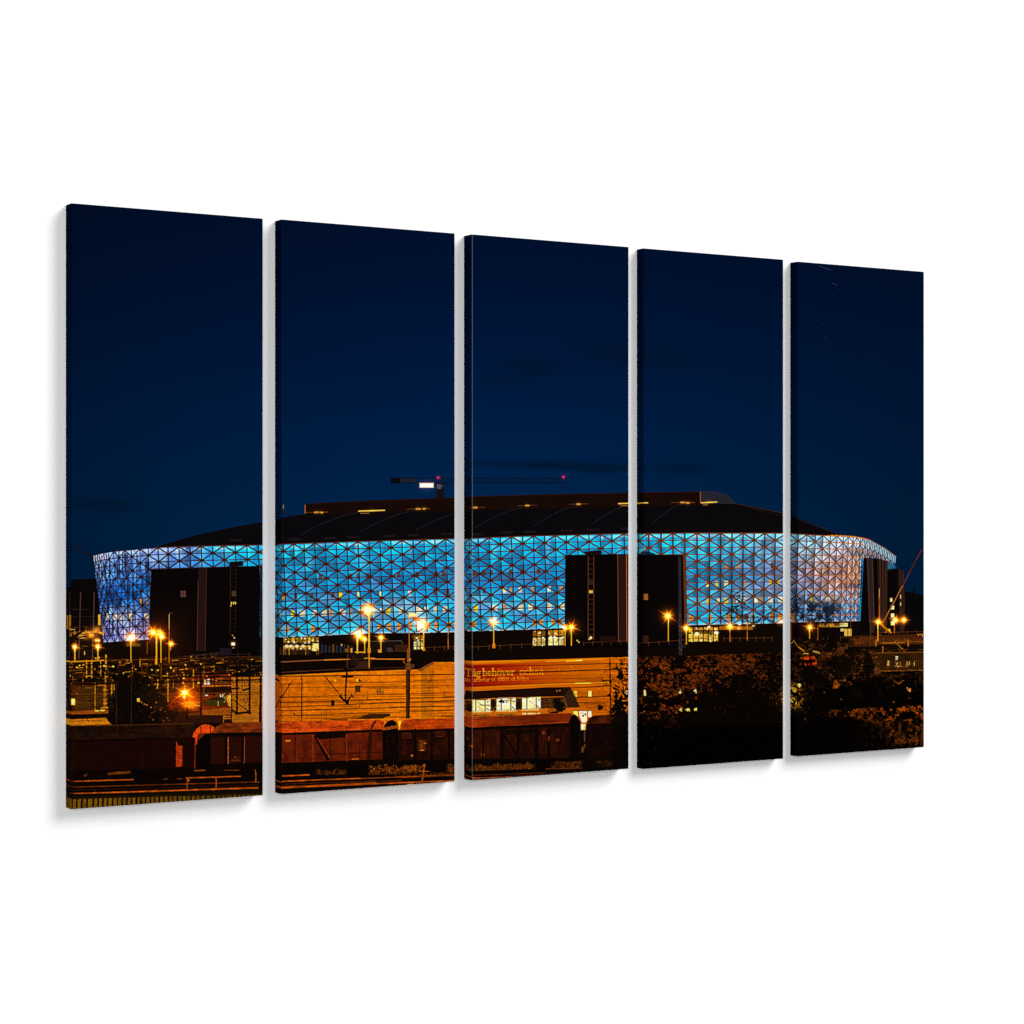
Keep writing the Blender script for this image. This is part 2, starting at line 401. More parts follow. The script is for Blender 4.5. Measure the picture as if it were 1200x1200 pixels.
# ---- dark stair towers ---------------------------------------------------------
def tower(pts, c=(10, 5, 5)): poly(pts, c)
tower([(177, 667.4), (240, 665.4), (303.5, 663), (304.8, 690), (304.5, 700), (304.2, 772), (174.6, 772), (175.4, 720)])
poly([(304.6, 664), (311, 663.6), (312, 772), (304.4, 772)], (14, 24, 34), .85)
line(308.6, 700, 308, 772, .9, (150, 78, 20), .8)
poly([(177, 712), (222, 712), (222, 772), (177, 772)], (24, 9, 4), .6, 36)
poly([(232.4, 666), (241.6, 665.6), (240.6, 763), (230.6, 763)], (33, 17, 16))
line(232.2, 680, 230.8, 762, .8, (84, 46, 34), .85); line(242, 666, 240.4, 762, .8, (78, 40, 28), .85)
poly([(269.5, 658.5), (284, 657.2), (285.5, 663), (268, 664.5)], (12, 12, 16)); line(270, 658.6, 284, 657.4, .8, (40, 70, 90), .8)
line(270, 664, 269.6, 744, .8, (56, 32, 26), .8); line(276.6, 664, 276, 738, .7, (40, 26, 22), .8)
for k in range(16):
    line(270, 668 + k * 4.8, 276.5, 667.9 + k * 4.8, .5, (38, 26, 22), .7)
rect(211.5, 692.2, 217.8, 699.6, (88, 54, 48), 1, 1.2); line(214.6, 692, 214.6, 699.6, .6, (60, 36, 32)); line(211.5, 695.8, 217.8, 695.8, .6, (60, 36, 32))
rect(271.5, 692.5, 276.5, 698.8, (66, 50, 30), 1, 1)
for x in (271.4, 273.8, 276): rect(x - .8, 705.2, x + .6, 708.2, (235, 180, 60))
rect(270, 708, 271.2, 711, (210, 150, 60))
rect(271, 752.8, 275.4, 756.4, (255, 200, 170)); glow(273, 754.5, 2.4, (120, 50, 12)); disc(272.4, 744.6, .8, (200, 120, 30)); disc(274.6, 747.4, .9, (235, 190, 130)); disc(273.4, 759.2, .8, (190, 120, 30))
tower([(662.5, 650.4), (700, 649.6), (745, 649), (745, 760), (661.6, 760)])
tower([(740, 650), (799, 650.4), (803, 651), (803.6, 760), (740, 760)])
poly([(684, 646.6), (703, 644.6), (706, 647), (703, 650.5), (688, 650.5)], (24, 12, 12)); line(690, 645.8, 704, 644.4, 1.0, (20, 90, 130), .8); line(700, 643, 708, 642.4, .8, (10, 14, 24))
poly([(750, 648.6), (757, 645.6), (768, 649), (768, 651), (750, 651)], (8, 16, 28), .8)
line(689.4, 652, 689.2, 750, .8, (104, 56, 36), .9); line(695.8, 652, 695.8, 750, .8, (104, 54, 32), .9)
for k in range(17):
    line(689.4, 655 + k * 5.9, 695.8, 655 + k * 5.9, .6, (88, 48, 30), .75)
rect(690, 679.4, 695.4, 685, (60, 36, 28), .8); rect(690.2, 691.8, 694.6, 695, (240, 180, 66)); line(692.6, 691.6, 692.6, 695, .4, (160, 110, 40))
poly([(723.8, 650), (734.2, 649.6), (734.6, 752), (724.8, 752)], (40, 19, 14))
line(723.8, 650, 724.8, 752, .9, (118, 62, 40), .9); line(734.2, 650, 734.6, 752, 1.0, (176, 88, 26), .95)
rect(754.3, 696, 759.4, 703.2, (150, 82, 30), 1, .8)
poly([(794.6, 652), (797.6, 652), (799, 768), (795.4, 768)], (38, 32, 40)); line(797.4, 653, 799, 768, .7, (58, 48, 56), .7)
poly([(800.2, 651), (804, 651), (805.6, 738), (802.4, 738)], (92, 46, 16))
for k in range(22):
    rr = R8(600 + k); x = 795 + rr.random() * 9; y = 720 + rr.random() * 46
    line(x, y, x + rr.uniform(-1, 1), y + rr.uniform(1, 4), .7, (92, 70, 70), .6)
# right-hand pair of towers
tower([(1012, 653.5), (1028, 654.6), (1041, 658), (1042, 740), (1006.8, 740), (1008.4, 700)])
line(1010.6, 655, 1007.2, 727, 2.4, (18, 132, 190), .95)
for k in range(14):
    line(1010.8 - k * .26, 657 + k * 5, 1009.6 - k * .26, 660 + k * 5, .8, (8, 30, 50), .8); line(1010.2, 664, 1008.6, 700, .7, (6, 26, 50), .8)
poly([(1016.2, 654.6), (1022.4, 655), (1025, 742), (1019.6, 742)], (42, 30, 32))
line(1016.3, 655, 1019, 728, .8, (84, 54, 46), .85); line(1022.4, 656, 1024.6, 728, .8, (96, 54, 32), .85)
poly([(1028, 654.8), (1041, 659), (1040.2, 742), (1030.4, 742)], (42, 24, 17))
for k in range(7):
    line(1029.4 + k * 1.75, 656 + k * .6, 1031 + k * 1.4, 738, .7, (88, 52, 34) if k % 2 else (26, 15, 12), .75)
poly([(1040.3, 666), (1052, 665.8), (1058.6, 668.6), (1061.4, 700), (1062, 742), (1040, 742)], (9, 5, 7))
poly([(1052, 665.8), (1058.8, 668.8), (1061.6, 742), (1054.4, 742)], (36, 21, 16))
for k in range(4):
    line(1053.4 + k * 1.7, 667.5 + k * .5, 1055.6 + k * 1.7, 740, .6, (80, 48, 32) if k % 2 else (50, 30, 22), .8)
poly([(1039.6, 658), (1049, 662), (1051, 666), (1040, 668)], (30, 100, 140), .75, 1.2)
for x, y, w, h in ((1044.4, 703, 2.6, 4.4), (1045.9, 712, 4, 4.6), (1046, 721.3, 4, 4.8), (1046, 730.4, 4, 4.8), (1055.4, 699.4, 1.2, 4.6), (1055.4, 708, 1.2, 4)):
    rect(x - w / 2, y - h / 2, x + w / 2, y + h / 2, (252, 226, 150), .97 if w > 2 else .75)
# far right skyline
poly([(1060, 694), (1067, 693), (1069, 696), (1070.6, 690), (1072, 690), (1073, 696), (1082, 697), (1130, 700), (1130, 745), (1060, 745)], (9, 6, 8))
line(1072, 700, 1076, 700, .6, (40, 28, 20))
# mobile crane boom
line(1035.6, 728, 1058, 686, 1.5, (150, 84, 34)); line(1058, 686, 1079.4, 645.4, 1.2, (92, 46, 34))
line(1065.4, 671.6, 1073.2, 656.8, 2.0, (62, 28, 24)); line(1079, 648, 1079.2, 653, .7, (20, 12, 20))

# ---- ground floor glazing and terrace ------------------------------------------
def shopfront(x0, y0, x1, y1, cols_, top=(214, 150, 40), low=(246, 200, 84), seed=1, slope=-.03):
    rr = R8(seed)
    w = (x1 - x0) / cols_
    for k in range(cols_):
        xa = x0 + k * w + .5; xb = x0 + (k + 1) * w - .6; dy = slope * (k * w)
        f = rr.uniform(.62, 1.1)
        rect(xa, y0 + dy, xb, y0 + (y1 - y0) * .36 + dy, np.clip(np.array(top) * f, 0, 255), .95)
        g = rr.uniform(.7, 1.12)
        rect(xa, y0 + (y1 - y0) * .46 + dy, xb, y1 + dy, np.clip(np.array(low) * g, 0, 255), .97)
        line(xa, y0 + (y1 - y0) * .78 + dy, xb, y0 + (y1 - y0) * .78 + dy, .6, (110, 70, 20), .8)
        for q in range(3):
            disc(rr.uniform(xa, xb), rr.uniform(y0, y1) + dy, rr.uniform(.5, 1.3), (255, 240, 190), .85)
            disc(rr.uniform(xa, xb), rr.uniform(y0, y1) + dy, rr.uniform(.5, 1.2), (80, 44, 8), .7)
shopfront(331.6, 747.5, 374, 763.2, 9, (216, 158, 30), (230, 176, 70), 3, -.022)
rect(325, 754.4, 374, 756.4, (26, 14, 6), .9); rect(325, 761, 364, 767, (34, 20, 10), .85, 1.5)
for x in (336, 341, 347.5, 355, 369): disc(x, 757.2, 2.0, (255, 226, 160), .85, 1.4)
rect(366.5, 754, 373.4, 763, (255, 226, 130), .9)
for k in range(24):
    rr = R8(900 + k); x = 326 + rr.random() * 48; line(x, 759 + rr.random() * 3, x + rr.uniform(-.5, .5), 767, .9, (60, 34, 14) if k % 3 else (180, 120, 40), .7)
for k in range(9):
    x = 376 + k * 4.4; rect(x, 755 + (k % 3), x + 2.6, 764.5, (46, 62, 84) if k % 4 != 3 else (160, 96, 20), .55, 1)
rect(399.5, 754.4, 401, 757, (225, 140, 30)); rect(410.8, 759.6, 413, 764.8, (205, 140, 30)); rect(404.6, 760, 407, 764, (130, 76, 24))
rect(434, 751.2, 472, 764, (24, 14, 10)); path([(434, 751.6), (470, 750.8), (472, 754.5)], .8, (96, 82, 78), .8)
rect(462.6, 755.4, 478, 763.6, (52, 27, 13), .9, 1)
for k in range(5): line(464 + k * 3.2, 756, 464 + k * 3.2, 763, .5, (84, 46, 20), .7)
poly([(453, 759), (458, 758.4), (461, 762), (460, 764), (454, 763.5)], (62, 52, 56), .8)
shopfront(484.5, 745, 497, 761, 3, (176, 116, 26), (255, 226, 120), 8, -.03)
rect(482.8, 743.6, 498, 749.4, (120, 84, 20), .5); rect(482.4, 748, 484, 761, (20, 10, 4)); disc(488.5, 747.6, 1.2, (255, 230, 170)); line(482.4, 757.4, 498, 757, .6, (60, 34, 10))
shopfront(624, 739.4, 639.5, 756.6, 3, (196, 122, 20), (244, 206, 104), 11, -.02)
shopfront(642, 738.6, 661, 756.2, 3, (226, 152, 30), (255, 222, 130), 12, -.02)
for x in (645.5, 649.8): disc(x, 746.6, 1.7, (255, 246, 214), .9, 1.2)
shopfront(806.5, 735.5, 842, 752, 6, (214, 142, 24), (240, 186, 60), 13, -.012)
rect(843, 733.8, 882, 738.2, (176, 104, 14), .85, 1); rect(811, 738.6, 842, 740.6, (22, 10, 4), .9)
for x, y, rx in ((816.8, 742.6, 2.6), (839.4, 741.6, 2.8), (831, 734.6, 1.8), (838.8, 737.2, 1.2), (866.6, 732, 1.6), (876, 730.4, 2.2), (883, 733.4, 1.4), (865.6, 736.6, 1.2)):
    disc(x, y, rx, (255, 240, 200), .92, 1.2, .6); glow(x, y, 2.4, (80, 42, 6))
rect(960, 730.5, 984, 735, (184, 116, 22), .9, 1)
for k in range(30):
    rr = R8(40 + k); disc(960 + rr.random() * 24, 731 + rr.random() * 4, rr.uniform(.4, 1), (255, 190, 60) if k % 2 else (96, 54, 10), .7)
rect(984, 730, 993.5, 734.4, (255, 226, 130)); rect(989.4, 737, 998, 745.4, (235, 190, 70), .92); rect(985, 736.6, 989, 740, (250, 220, 130), .8)
line(993.6, 737, 993.6, 746, .9, (70, 44, 8)); line(997, 729, 997, 746, .6, (120, 80, 20), .7)
# terrace parapets and handrails
def rail(x0, y0, x1, y1, n, h=4.5, c=(96, 50, 24), a=.8):
    line(x0, y0, x1, y1, .7, c, a)
    for k in range(n + 1):
        q = k / n; line(x0 + (x1 - x0) * q, y0 + (y1 - y0) * q - 1.2, x0 + (x1 - x0) * q, y0 + (y1 - y0) * q + h - 1, .8, c, a)
rail(498, 758.8, 543, 757.2, 4); rail(548, 758.4, 624, 754.4, 6, 5); rail(684, 753.2, 738, 750.6, 5); rail(748, 754.2, 796, 750.6, 4); rail(848, 748.4, 905, 747.4, 6)
rail(985, 747, 1022, 745.2, 3); rail(1030, 741.6, 1130, 738.6, 9, 4); rail(202, 771, 262, 764.4, 8, 5, (70, 44, 32), .8); rail(226, 768, 292, 766.4, 5, 5, (82, 56, 46), .7)
for k in range(90):
    rr = R8(3000 + k); x = rr.uniform(325, 545); y = 765.5 - (x - 330) * .018 + rr.normal(0, .6)
    line(x, y, x + rr.uniform(.5, 3), y, .7, (110, 60, 20), rr.uniform(.1, .5))
rect(752.6, 745, 760, 754, (58, 30, 16), .9, 1)
for x, y in ((676.5, 750.5), (678.4, 752.4), (692, 747.6), (690.6, 749)):
    disc(x, y, 1, (240, 190, 90), .9); 
disc(692.4, 747.2, 1.8, (255, 236, 170), .8, 1)
rect(703, 745.4, 722, 752.4, (36, 18, 10), .8, 1); rect(258, 759.5, 271, 768, (30, 22, 30), .9, 1)

# ---- rail yard on the far left -------------------------------------------------
sl, X, Y = win(60, 768, 316, 846)
n1 = noise(X, Y, 9, 1.3, 201); n2 = fbm(X, Y, 5, 205, 1.5)
env = np.clip((Y - 768) / 4, 0, 1) * np.clip((842 - Y) / 14, 0, 1)
put(sl, env * np.clip((n1 - .5) * 2.6, 0, 1) * np.clip(n2 * 2 - .5, 0, 1) * .55, (150, 74, 10))
put(sl, env * np.clip((n2 - .5) * 4, 0, 1) * .35, (104, 42, 8))
# brick-red sheds
poly([(214, 793), (271, 790), (271, 832), (197, 834), (197, 812), (214, 808)], (128, 40, 8), .85, 1.2)
sl, X, Y = win(194, 788, 272, 836)
put(sl, np.clip(fbm(X, Y, 4, 211) * 2.4 - .8, 0, .8), (52, 16, 4))
rect(84, 800, 92, 836, (74, 24, 6), .7, 3); rect(76, 800, 133, 815, (86, 32, 8), .5, 4)
poly([(90, 806), (110, 802), (124, 812), (124, 834), (88, 834)], (76, 44, 8), .7, 4)
poly([(197, 806.5), (224, 802), (224, 811.5), (197, 812)], (52, 24, 8), .9, 1)
poly([(236, 806), (273, 804), (273, 811), (236, 812)], (28, 13, 6), .9, 1)
poly([(241, 821), (249, 817.5), (263, 817.5), (266, 822), (263, 827), (242, 827)], (50, 42, 12)); poly([(241, 821), (249, 817.2), (261, 817.4), (264, 821)], (34, 26, 8))
line(255.6, 822, 255.6, 827, .9, (190, 150, 40))
for x0, y0, x1, y1 in ((239, 796.4, 241.6, 802.4), (243, 795.6, 246, 802.2), (240, 813.8, 243.6, 815.8), (257.8, 813.6, 259.4, 816.8), (260.4, 813.2, 262, 817)):
    rect(x0, y0, x1, y1, (255, 240, 190))
rect(257, 794.5, 260.6, 801.4, (100, 58, 14)); rect(262, 794, 265.4, 801.4, (84, 46, 12)); line(237, 804, 271, 803.4, 1.2, (196, 112, 24), .85)
poly([(265, 816), (271, 812), (271, 828), (267.5, 827)], (235, 160, 40), .95, 1)
for k in range(18):
    rr = R8(4200 + k); x = rr.uniform(262, 271); y = rr.uniform(813, 828); line(x, y, x + rr.uniform(-2, 2), y + rr.uniform(-2, 2), .8, (60, 26, 4) if k % 2 else (255, 200, 80), .8)
rect(81.8, 818.6, 88, 826.2, (255, 204, 60)); rect(83.6, 820.4, 86.2, 825, (255, 244, 180))
glow(85, 822.5, 3, (70, 30, 2))
rect(161, 818.2, 164, 822.2, (240, 150, 40), .9); 
for x, y in ((166, 823), (171.4, 826.2), (169, 825), (178, 822), (183.6, 823.4)): disc(x, y, 1, (190, 104, 26), .8)
# lower walls and lit ground
poly([(60, 835), (123, 831), (127, 832), (127, 836), (60, 838)], (146, 68, 10), .9, 1); line(112, 833, 122, 832.4, 1.6, (255, 190, 60), .9)
poly([(60, 844), (124, 841), (130, 848.5), (60, 851)], (206, 116, 14), .95, 1); poly([(60, 845), (82, 844), (82, 850.5), (60, 851)], (206, 150, 20), .6, 1.5)
line(78, 845.6, 120, 844, .7, (90, 44, 4), .8); line(60, 851.2, 130, 849.4, 1.0, (190, 100, 20), .7); line(102, 842, 104, 846, .9, (30, 14, 4))
poly([(236, 832), (271, 829), (271, 838), (236, 838)], (150, 74, 12), .9, 1); poly([(220, 836), (238, 834), (238, 838.6), (220, 839)], (96, 42, 8), .8, 1)
poly([(190, 840), (236, 838), (270, 838.4), (270, 848), (190, 849)], (40, 16, 8), .9, 1)
for x, y in ((262, 839.6), (262, 842)):
    line(x, y, 271, y - .2, 1.3, (190, 104, 16), .9)
line(262, 840, 262, 848, 1.1, (180, 96, 14), .9)
# pale clad wall that carries on across the next canvas
poly([(271, 793), (304, 792), (320, 791.6), (320, 849), (272, 849)], (176, 98, 16), 1, .8)
for k in range(21):
    y = 796 + k * 2.6; line(272, y, 320, y - .5, .6, (70, 32, 4), .35 + .3 * (k % 3 == 0))
# yard lamps, signal gantries, poles
line(203, 797, 203, 806, .8, (200, 120, 20), .8)
for k in range(120):
    rr = R8(5000 + k); x = rr.uniform(76, 308); y = rr.uniform(772, 806 if x > 190 else 818)
    if 140 < x < 180 and y > 800: continue
    L = rr.uniform(1, 9); c = (236, 150, 20) if rr.random() < .5 else (150, 76, 14)
    line(x, y, x + L, y - L * .05, rr.uniform(.6, 1.3), c, rr.uniform(.25, .9))
for k in range(70):
    rr = R8(5600 + k); x = rr.uniform(76, 305); y = rr.uniform(772, 800)
    line(x, y, x + rr.uniform(-1.5, 1.5), y + rr.uniform(2, 8), .7, (180, 100, 16) if rr.random() < .6 else (24, 10, 4), rr.uniform(.3, .9))
path([(60, 776.4), (122, 773.8)], 1.5, (225, 150, 20), .95); path([(77, 786.4), (108, 783.4)], 1.3, (210, 130, 20), .9); path([(77, 776), (77, 790)], 1, (180, 110, 20), .8)
for x, y0, y1, w in ((101.5, 773, 794, 1.3), (107.5, 773, 794, 1.5), (124.2, 768, 784, 2.1), (118, 774, 792, 1.1), (182.4, 770, 778, 1.6), (164, 771, 781, 1), (226.6, 785, 792, 1.4), (226.6, 796, 806, 1.2), (196.8, 796, 822, 1.2), (184.8, 797, 806, 1.8), (130.8, 801, 814, 1.6), (134, 801, 812, 1.2), (111.4, 800, 833, 1.0)):
    line(x, y0, x, y1, w, (225, 140, 20), .85)
path([(123.4, 788, ), (123.4, 802)], 1.2, (215, 130, 20), .85)
poly([(121.4, 801), (124.4, 801), (124.6, 828), (121.2, 828)], (196, 112, 18), .9)
for k in range(9):
    rr = R8(70 + k); y = 806 + k * 2.6; line(120 + rr.random() * 1.5, y, 126 - rr.random(), y, 1.2, (214, 130, 24) if k % 2 else (110, 56, 8), .8)
line(119, 829.4, 126, 829.2, 1.8, (206, 122, 20), .9)
for x0, x1, y in ((76, 134, 783.5), (76, 310, 789.5), (76, 160, 801.5), (140, 236, 781), (225, 310, 777.5), (76, 130, 779), (140, 310, 793), (180, 310, 797.5), (150, 236, 770.6)):
    line(x0, y + 1.5, x1, y - .8, 1.4, (12, 6, 4), .9)
for x, y0, y1, w in ((135.6, 779, 850, 2.8), (153.4, 772, 850, 1.9), (235.4, 774, 838, 2.2), (277.6, 780, 836, 2.3), (292.4, 772, 836, 2.3), (219.2, 816, 842, 2.4), (251, 790, 816, .9), (271.4, 810, 842, 1.0), (283.6, 794, 808, .6), (208, 775, 800, 1)):
    line(x, y0, x, y1, w, (11, 6, 5), .96)
path([(136.4, 802), (136.4, 846)], .6, (52, 34, 30), .8); path([(154, 802), (154, 850)], .6, (48, 32, 28), .7)
line(272, 807, 280, 806.2, 2.0, (14, 8, 5)); line(285, 809, 293, 806.4, 2.2, (14, 8, 5)); line(273, 820, 292, 834, 1.0, (14, 8, 5), .9)
path([(272, 832), (277, 836), (290, 834.6), (293, 835.6)], 2.6, (26, 13, 7), .9)
for k in range(12):
    an = k / 12 * 6.28; line(288 + 2.2 * math.cos(an), 819 + 4.4 * math.sin(an), 288 + 2.2 * math.cos(an + .6), 819 + 4.4 * math.sin(an + .6), .6, (40, 20, 6), .8)
poly([(304.6, 792), (306.6, 792), (306.4, 925), (303.6, 925), (303.2, 850)], (12, 7, 5)); line(305.8, 800, 305.4, 924, .6, (60, 38, 30), .5)
path([(128, 818), (105, 820.6), (110, 828), (124, 838)], .8, (20, 10, 5), .8)
for k in range(16):
    rr = R8(6400 + k); y0 = rr.uniform(770, 832); line(76, y0, 309, y0 - rr.uniform(2, 6), .55, (9, 4, 3) if k % 3 else (120, 64, 14), rr.uniform(.4, .85))
for k in range(14):
    rr = R8(6500 + k); x = rr.uniform(80, 300); y0 = rr.uniform(768, 790); line(x, y0, x, y0 + rr.uniform(14, 44), rr.uniform(.5, .9), (150, 84, 18) if k % 2 else (14, 7, 5), rr.uniform(.4, .9))
for k in range(80):
    rr = R8(6600 + k); x = rr.uniform(78, 306); y = rr.uniform(768, 804); disc(x, y, rr.uniform(.5, 1.3), (255, 190, 60) if k % 2 == 0 else (210, 116, 20), rr.uniform(.4, .95))
# bushes in the yard
def bush(cx_, cy_, rx, ry, col, seed, thr=.42, a=1.0, grain=3.0):
    k = win(cx_ - rx * 1.3, cy_ - ry * 1.3, cx_ + rx * 1.3, cy_ + ry * 1.3)
    s2, X2, Y2 = k
    r = np.sqrt(((X2 - cx_) / rx) ** 2 + ((Y2 - cy_) / ry) ** 2)
    v = fbm(X2, Y2, grain * 2, seed) * .6 + noise(X2, Y2, grain * .5, grain * .5, seed + 7) * .4
    put(s2, np.clip((v - thr - .9 * np.clip(r - .55, -.55, 1)) * 9, 0, 1) * a, col)
bush(155, 820, 27, 32, (12, 6, 4), 301, .2); bush(150, 812, 18, 20, (12, 6, 4), 302, .2); bush(160, 838, 34, 14, (12, 6, 4), 305, .3); bush(176, 815, 22, 20, (20, 10, 5), 311, .42); bush(198, 838, 18, 10, (24, 11, 5), 317, .4)
bush(150, 806, 14, 12, (13, 7, 4), 321, .3); bush(188, 826, 16, 14, (26, 14, 6), 323, .48)
for k in range(20):
    rr = R8(330 + k); disc(rr.uniform(172, 198), rr.uniform(818, 846), rr.uniform(.5, 1.1), (160, 84, 20), rr.uniform(.2, .7))
disc(223, 826, 9, (255, 150, 20), .55, 7, .45); path([(136.4, 800), (136.4, 848)], .8, (56, 38, 32), .8); path([(153.8, 790), (154, 850)], .8, (50, 34, 28), .8); rect(160.6, 818, 164, 822.4, (250, 160, 44), .95)
for x, y in ((166, 823), (169, 825), (171.6, 826), (177, 829), (183, 823)): disc(x, y, .9, (200, 110, 30), .8)
for k in range(26):
    rr = R8(7000 + k); disc(rr.uniform(128, 196), rr.uniform(800, 846), rr.uniform(.5, 1.4), (70, 36, 12), rr.uniform(.15, .55))
star(216.6, 811.6, 3.0, 15, 6, .5, (255, 150, 14), 1.0, (.9, .6, 1, .8, .55, .9)); glow(218, 815, 7, (90, 34, 0)); disc(216, 817, 1.7, (255, 220, 120)); glow(224, 822, 7, (110, 40, 0))
for k in range(14):
    rr = R8(360 + k); x = rr.uniform(210, 232); y = rr.uniform(818, 828); line(x, y, x + rr.uniform(1, 4), y, 1.1, (255, 170, 40), rr.uniform(.3, .9))

# ---- orange clad hall (second and third canvas) ---------------------------------
def wall_tex(seed):
    return lambda X, Y: .90 + .1 * noise(X, Y, 22, 60, seed)
hall = [(310, 793), (330, 791.4), (414, 787), (478, 784.6), (491, 784.4), (507, 775.8), (533, 775.8), (548, 774.6), (640, 772.6), (700, 770.8), (737, 769.8), (760, 769.4), (760, 900), (310, 900)]
poly(hall, (238, 118, 1), 1, .8)
k = win(312, 768, 762, 900); s2, X2, Y2 = k
inn = np.clip(Y2 - lerpx(X2, [(310, 793.5), (330, 792), (478, 785.2), (491, 785), (507, 776.4), (533, 776.4), (640, 773.2), (760, 770)]), 0, 1)
dk = np.interp(X2, [312, 345, 400, 470, 505, 545, 620, 700, 735, 760], [.30, .22, .06, 0, .02, .16, .22, .26, .3, .34])
put(s2, inn * dk, (120, 42, 4)); put(s2, inn * .10 * noise(X2, Y2, 30, 50, 401), (90, 40, 0)); put(s2, inn * .22 * np.clip(noise(X2, Y2, 60, 1.1, 405) * 1.6 - .5, 0, 1), (120, 44, 0))
poly([(493, 786), (507.6, 777), (507.6, 846), (493, 846)], (150, 84, 6), .5, 1); poly([(490, 785.4), (507, 775.4), (508, 777.4), (493, 787)], (116, 62, 30))
line(507.8, 777, 507.8, 842, .8, (130, 62, 8), .6); line(492.2, 787, 492.2, 846, 2.0, (255, 140, 14), .55, 1.6)
line(332, 792.6, 478, 786, 2.6, (232, 122, 10), .8); line(357, 793, 357, 842, 1.4, (232, 122, 10), .7, 1.2)
# roof-line beam, cables, terrace edges above it
poly([(310, 789), (414, 784), (478, 780.4), (478, 784.2), (414, 786.4), (310, 792.2)], (18, 8, 5))
line(328, 788, 404, 784, 1.0, (92, 48, 24), .8); line(404, 784, 480, 781.8, .8, (76, 40, 22), .7)
path([(328, 775.8), (360, 774.2), (400, 772.6)], 1.4, (132, 72, 40), .9); path([(380, 773.4), (420, 772.2), (474, 772.4)], 1.3, (206, 112, 26), .9)
rect(410, 765.6, 434, 780, (28, 15, 11), .9, 1)
for k in range(26):
    rr = R8(420 + k); x = rr.uniform(411, 434); y = rr.uniform(767, 782); line(x, y, x + rr.uniform(1, 4), y - rr.uniform(0, 2), .7, (96, 48, 16), rr.uniform(.2, .7))
poly([(414, 783), (424, 775), (434, 776), (434, 783)], (64, 34, 18), .7, 1)
# wall details: slats, wires, hatches
for k in range(34):
    rr = R8(440 + k); y = rr.uniform(796, 846); x = rr.uniform(322, 520); L = rr.uniform(20, 130)
    line(x, y + .01 * (500 - x), x + L, y + .01 * (500 - x - L) - .3, rr.uniform(.5, .9), (96, 42, 2), rr.uniform(.35, .8))
for y0, y1, w, a in ((792.6, 790.0, 1.1, .95), (817, 811.6, .7, .8), (823.6, 816.6, .8, .8), (829, 820.2, .8, .8), (833, 827.0, .9, .85), (839, 832, .8, .7), (801.6, 796.6, .5, .5), (806, 803, .6, .6)):
    line(322, y0, 545, y1, w, (52, 22, 4), a)
line(353.7, 792, 353.4, 846, 1.2, (40, 18, 4), .95); line(382.6, 792, 382.6, 845, .5, (140, 66, 6), .5)
line(338.6, 802, 338.6, 816, .5, (80, 36, 4), .6)
rect(388, 820.4, 391.8, 827.2, (22, 10, 4)); rect(416.2, 803.4, 422.2, 810.8, (54, 26, 8)); rect(417.6, 805, 420.6, 809, (84, 42, 10), .8)
rect(405, 820.4, 408.8, 826, (22, 11, 5))
rect(390.8, 795.6, 394.2, 798.8, (250, 170, 20), .9); rect(417.4, 795.4, 420, 798.4, (255, 190, 40), .95); poly([(420, 798.6), (424, 798.4), (421, 795)], (60, 30, 6))
disc(445.6, 810.2, 4.3, (130, 64, 10), .9); disc(445.6, 810.2, 3.3, (176, 92, 16)); line(442, 811, 449, 809.4, .6, (90, 44, 8)); disc(448, 808.4, .9, (235, 150, 40)); line(445.6, 806, 445.6, 814.4, .6, (100, 50, 8))
for x, y in ((430.4, 818.6), (421.4, 827.4), (344.8, 836), (337.6, 828), (382.4, 841.4), (504.8, 796.6), (520.4, 813.8)):
    poly([(x - .8, y + 1.2), (x + .8, y + 1.2), (x, y - 1.6)], (30, 14, 4)); line(x, y - 8, x, y, .4, (90, 40, 4), .6)
for k in range(8):
    rect(509 + k * 2.9, 838.2, 511 + k * 2.9 + (k % 3) * .3, 840.2, (84, 40, 6), .25 if k < 3 else .8, .8)
# catenary arms
A0 = (13, 7, 5)
line(406.6, 778, 404.6, 822, 1.9, A0); line(407.6, 766.6, 406.8, 784, .8, (110, 60, 30), .9); line(401, 793.2, 413, 793, 1.9, A0); line(404, 784, 406.6, 784, 2.4, A0)
line(381, 793, 402, 818.6, 1.1, A0); line(398, 815.4, 404.6, 822, 2.0, A0); line(406, 822, 412.6, 815, 1.9, A0); line(411, 816.8, 433, 794.4, .9, (140, 80, 24), .9); line(416, 812, 424, 803, .8, (40, 20, 6), .8)
line(398.8, 816.8, 400.6, 812.8, .9, A0); line(411.4, 813, 414.4, 818.6, 1.0, A0)
line(342.6, 797.4, 330, 817, 1.0, A0); disc(338.8, 802, 1.0, A0); line(330, 815, 315, 831, 2.0, A0); disc(327, 823, 1.6, A0); line(326, 823, 328, 829, 1.1, A0); line(313, 797, 324, 798.6, 2.4, A0)
# big concrete mast and its insulators
poly([(477, 760), (480.6, 760), (480.4, 776), (477, 776)], (132, 72, 24)); line(479.4, 720, 479.2, 762, .8, (140, 76, 26), .9)
poly([(475.8, 785), (480.8, 785), (480, 842), (475.6, 842)], (62, 31, 8)); line(479.8, 785, 479.2, 841, 1.5, (22, 10, 4), .95); line(471.4, 840.4, 479, 840.6, 1.0, (40, 18, 4))
poly([(474.6, 785), (476, 777), (481.4, 777), (482, 785)], (104, 56, 18)); disc(483.6, 780.4, 2.4, (78, 42, 22)); line(472.4, 773.6, 474, 777, 1.1, (150, 84, 30)); disc(480.4, 772.8, 1.5, (196, 110, 34))
line(474, 781, 485, 780, 1.0, (66, 36, 18))
for x, y0, y1 in ((432.3, 740, 764), ): line(x, y0, x, y1, 1.2, (250, 196, 40))
line(432.5, 762, 432.5, 782, 1.3, (222, 132, 20), .95); line(427, 771.4, 439, 771.2, 1.1, (222, 132, 20), .95); line(432.6, 782, 432.6, 790, .6, (120, 60, 14), .8)

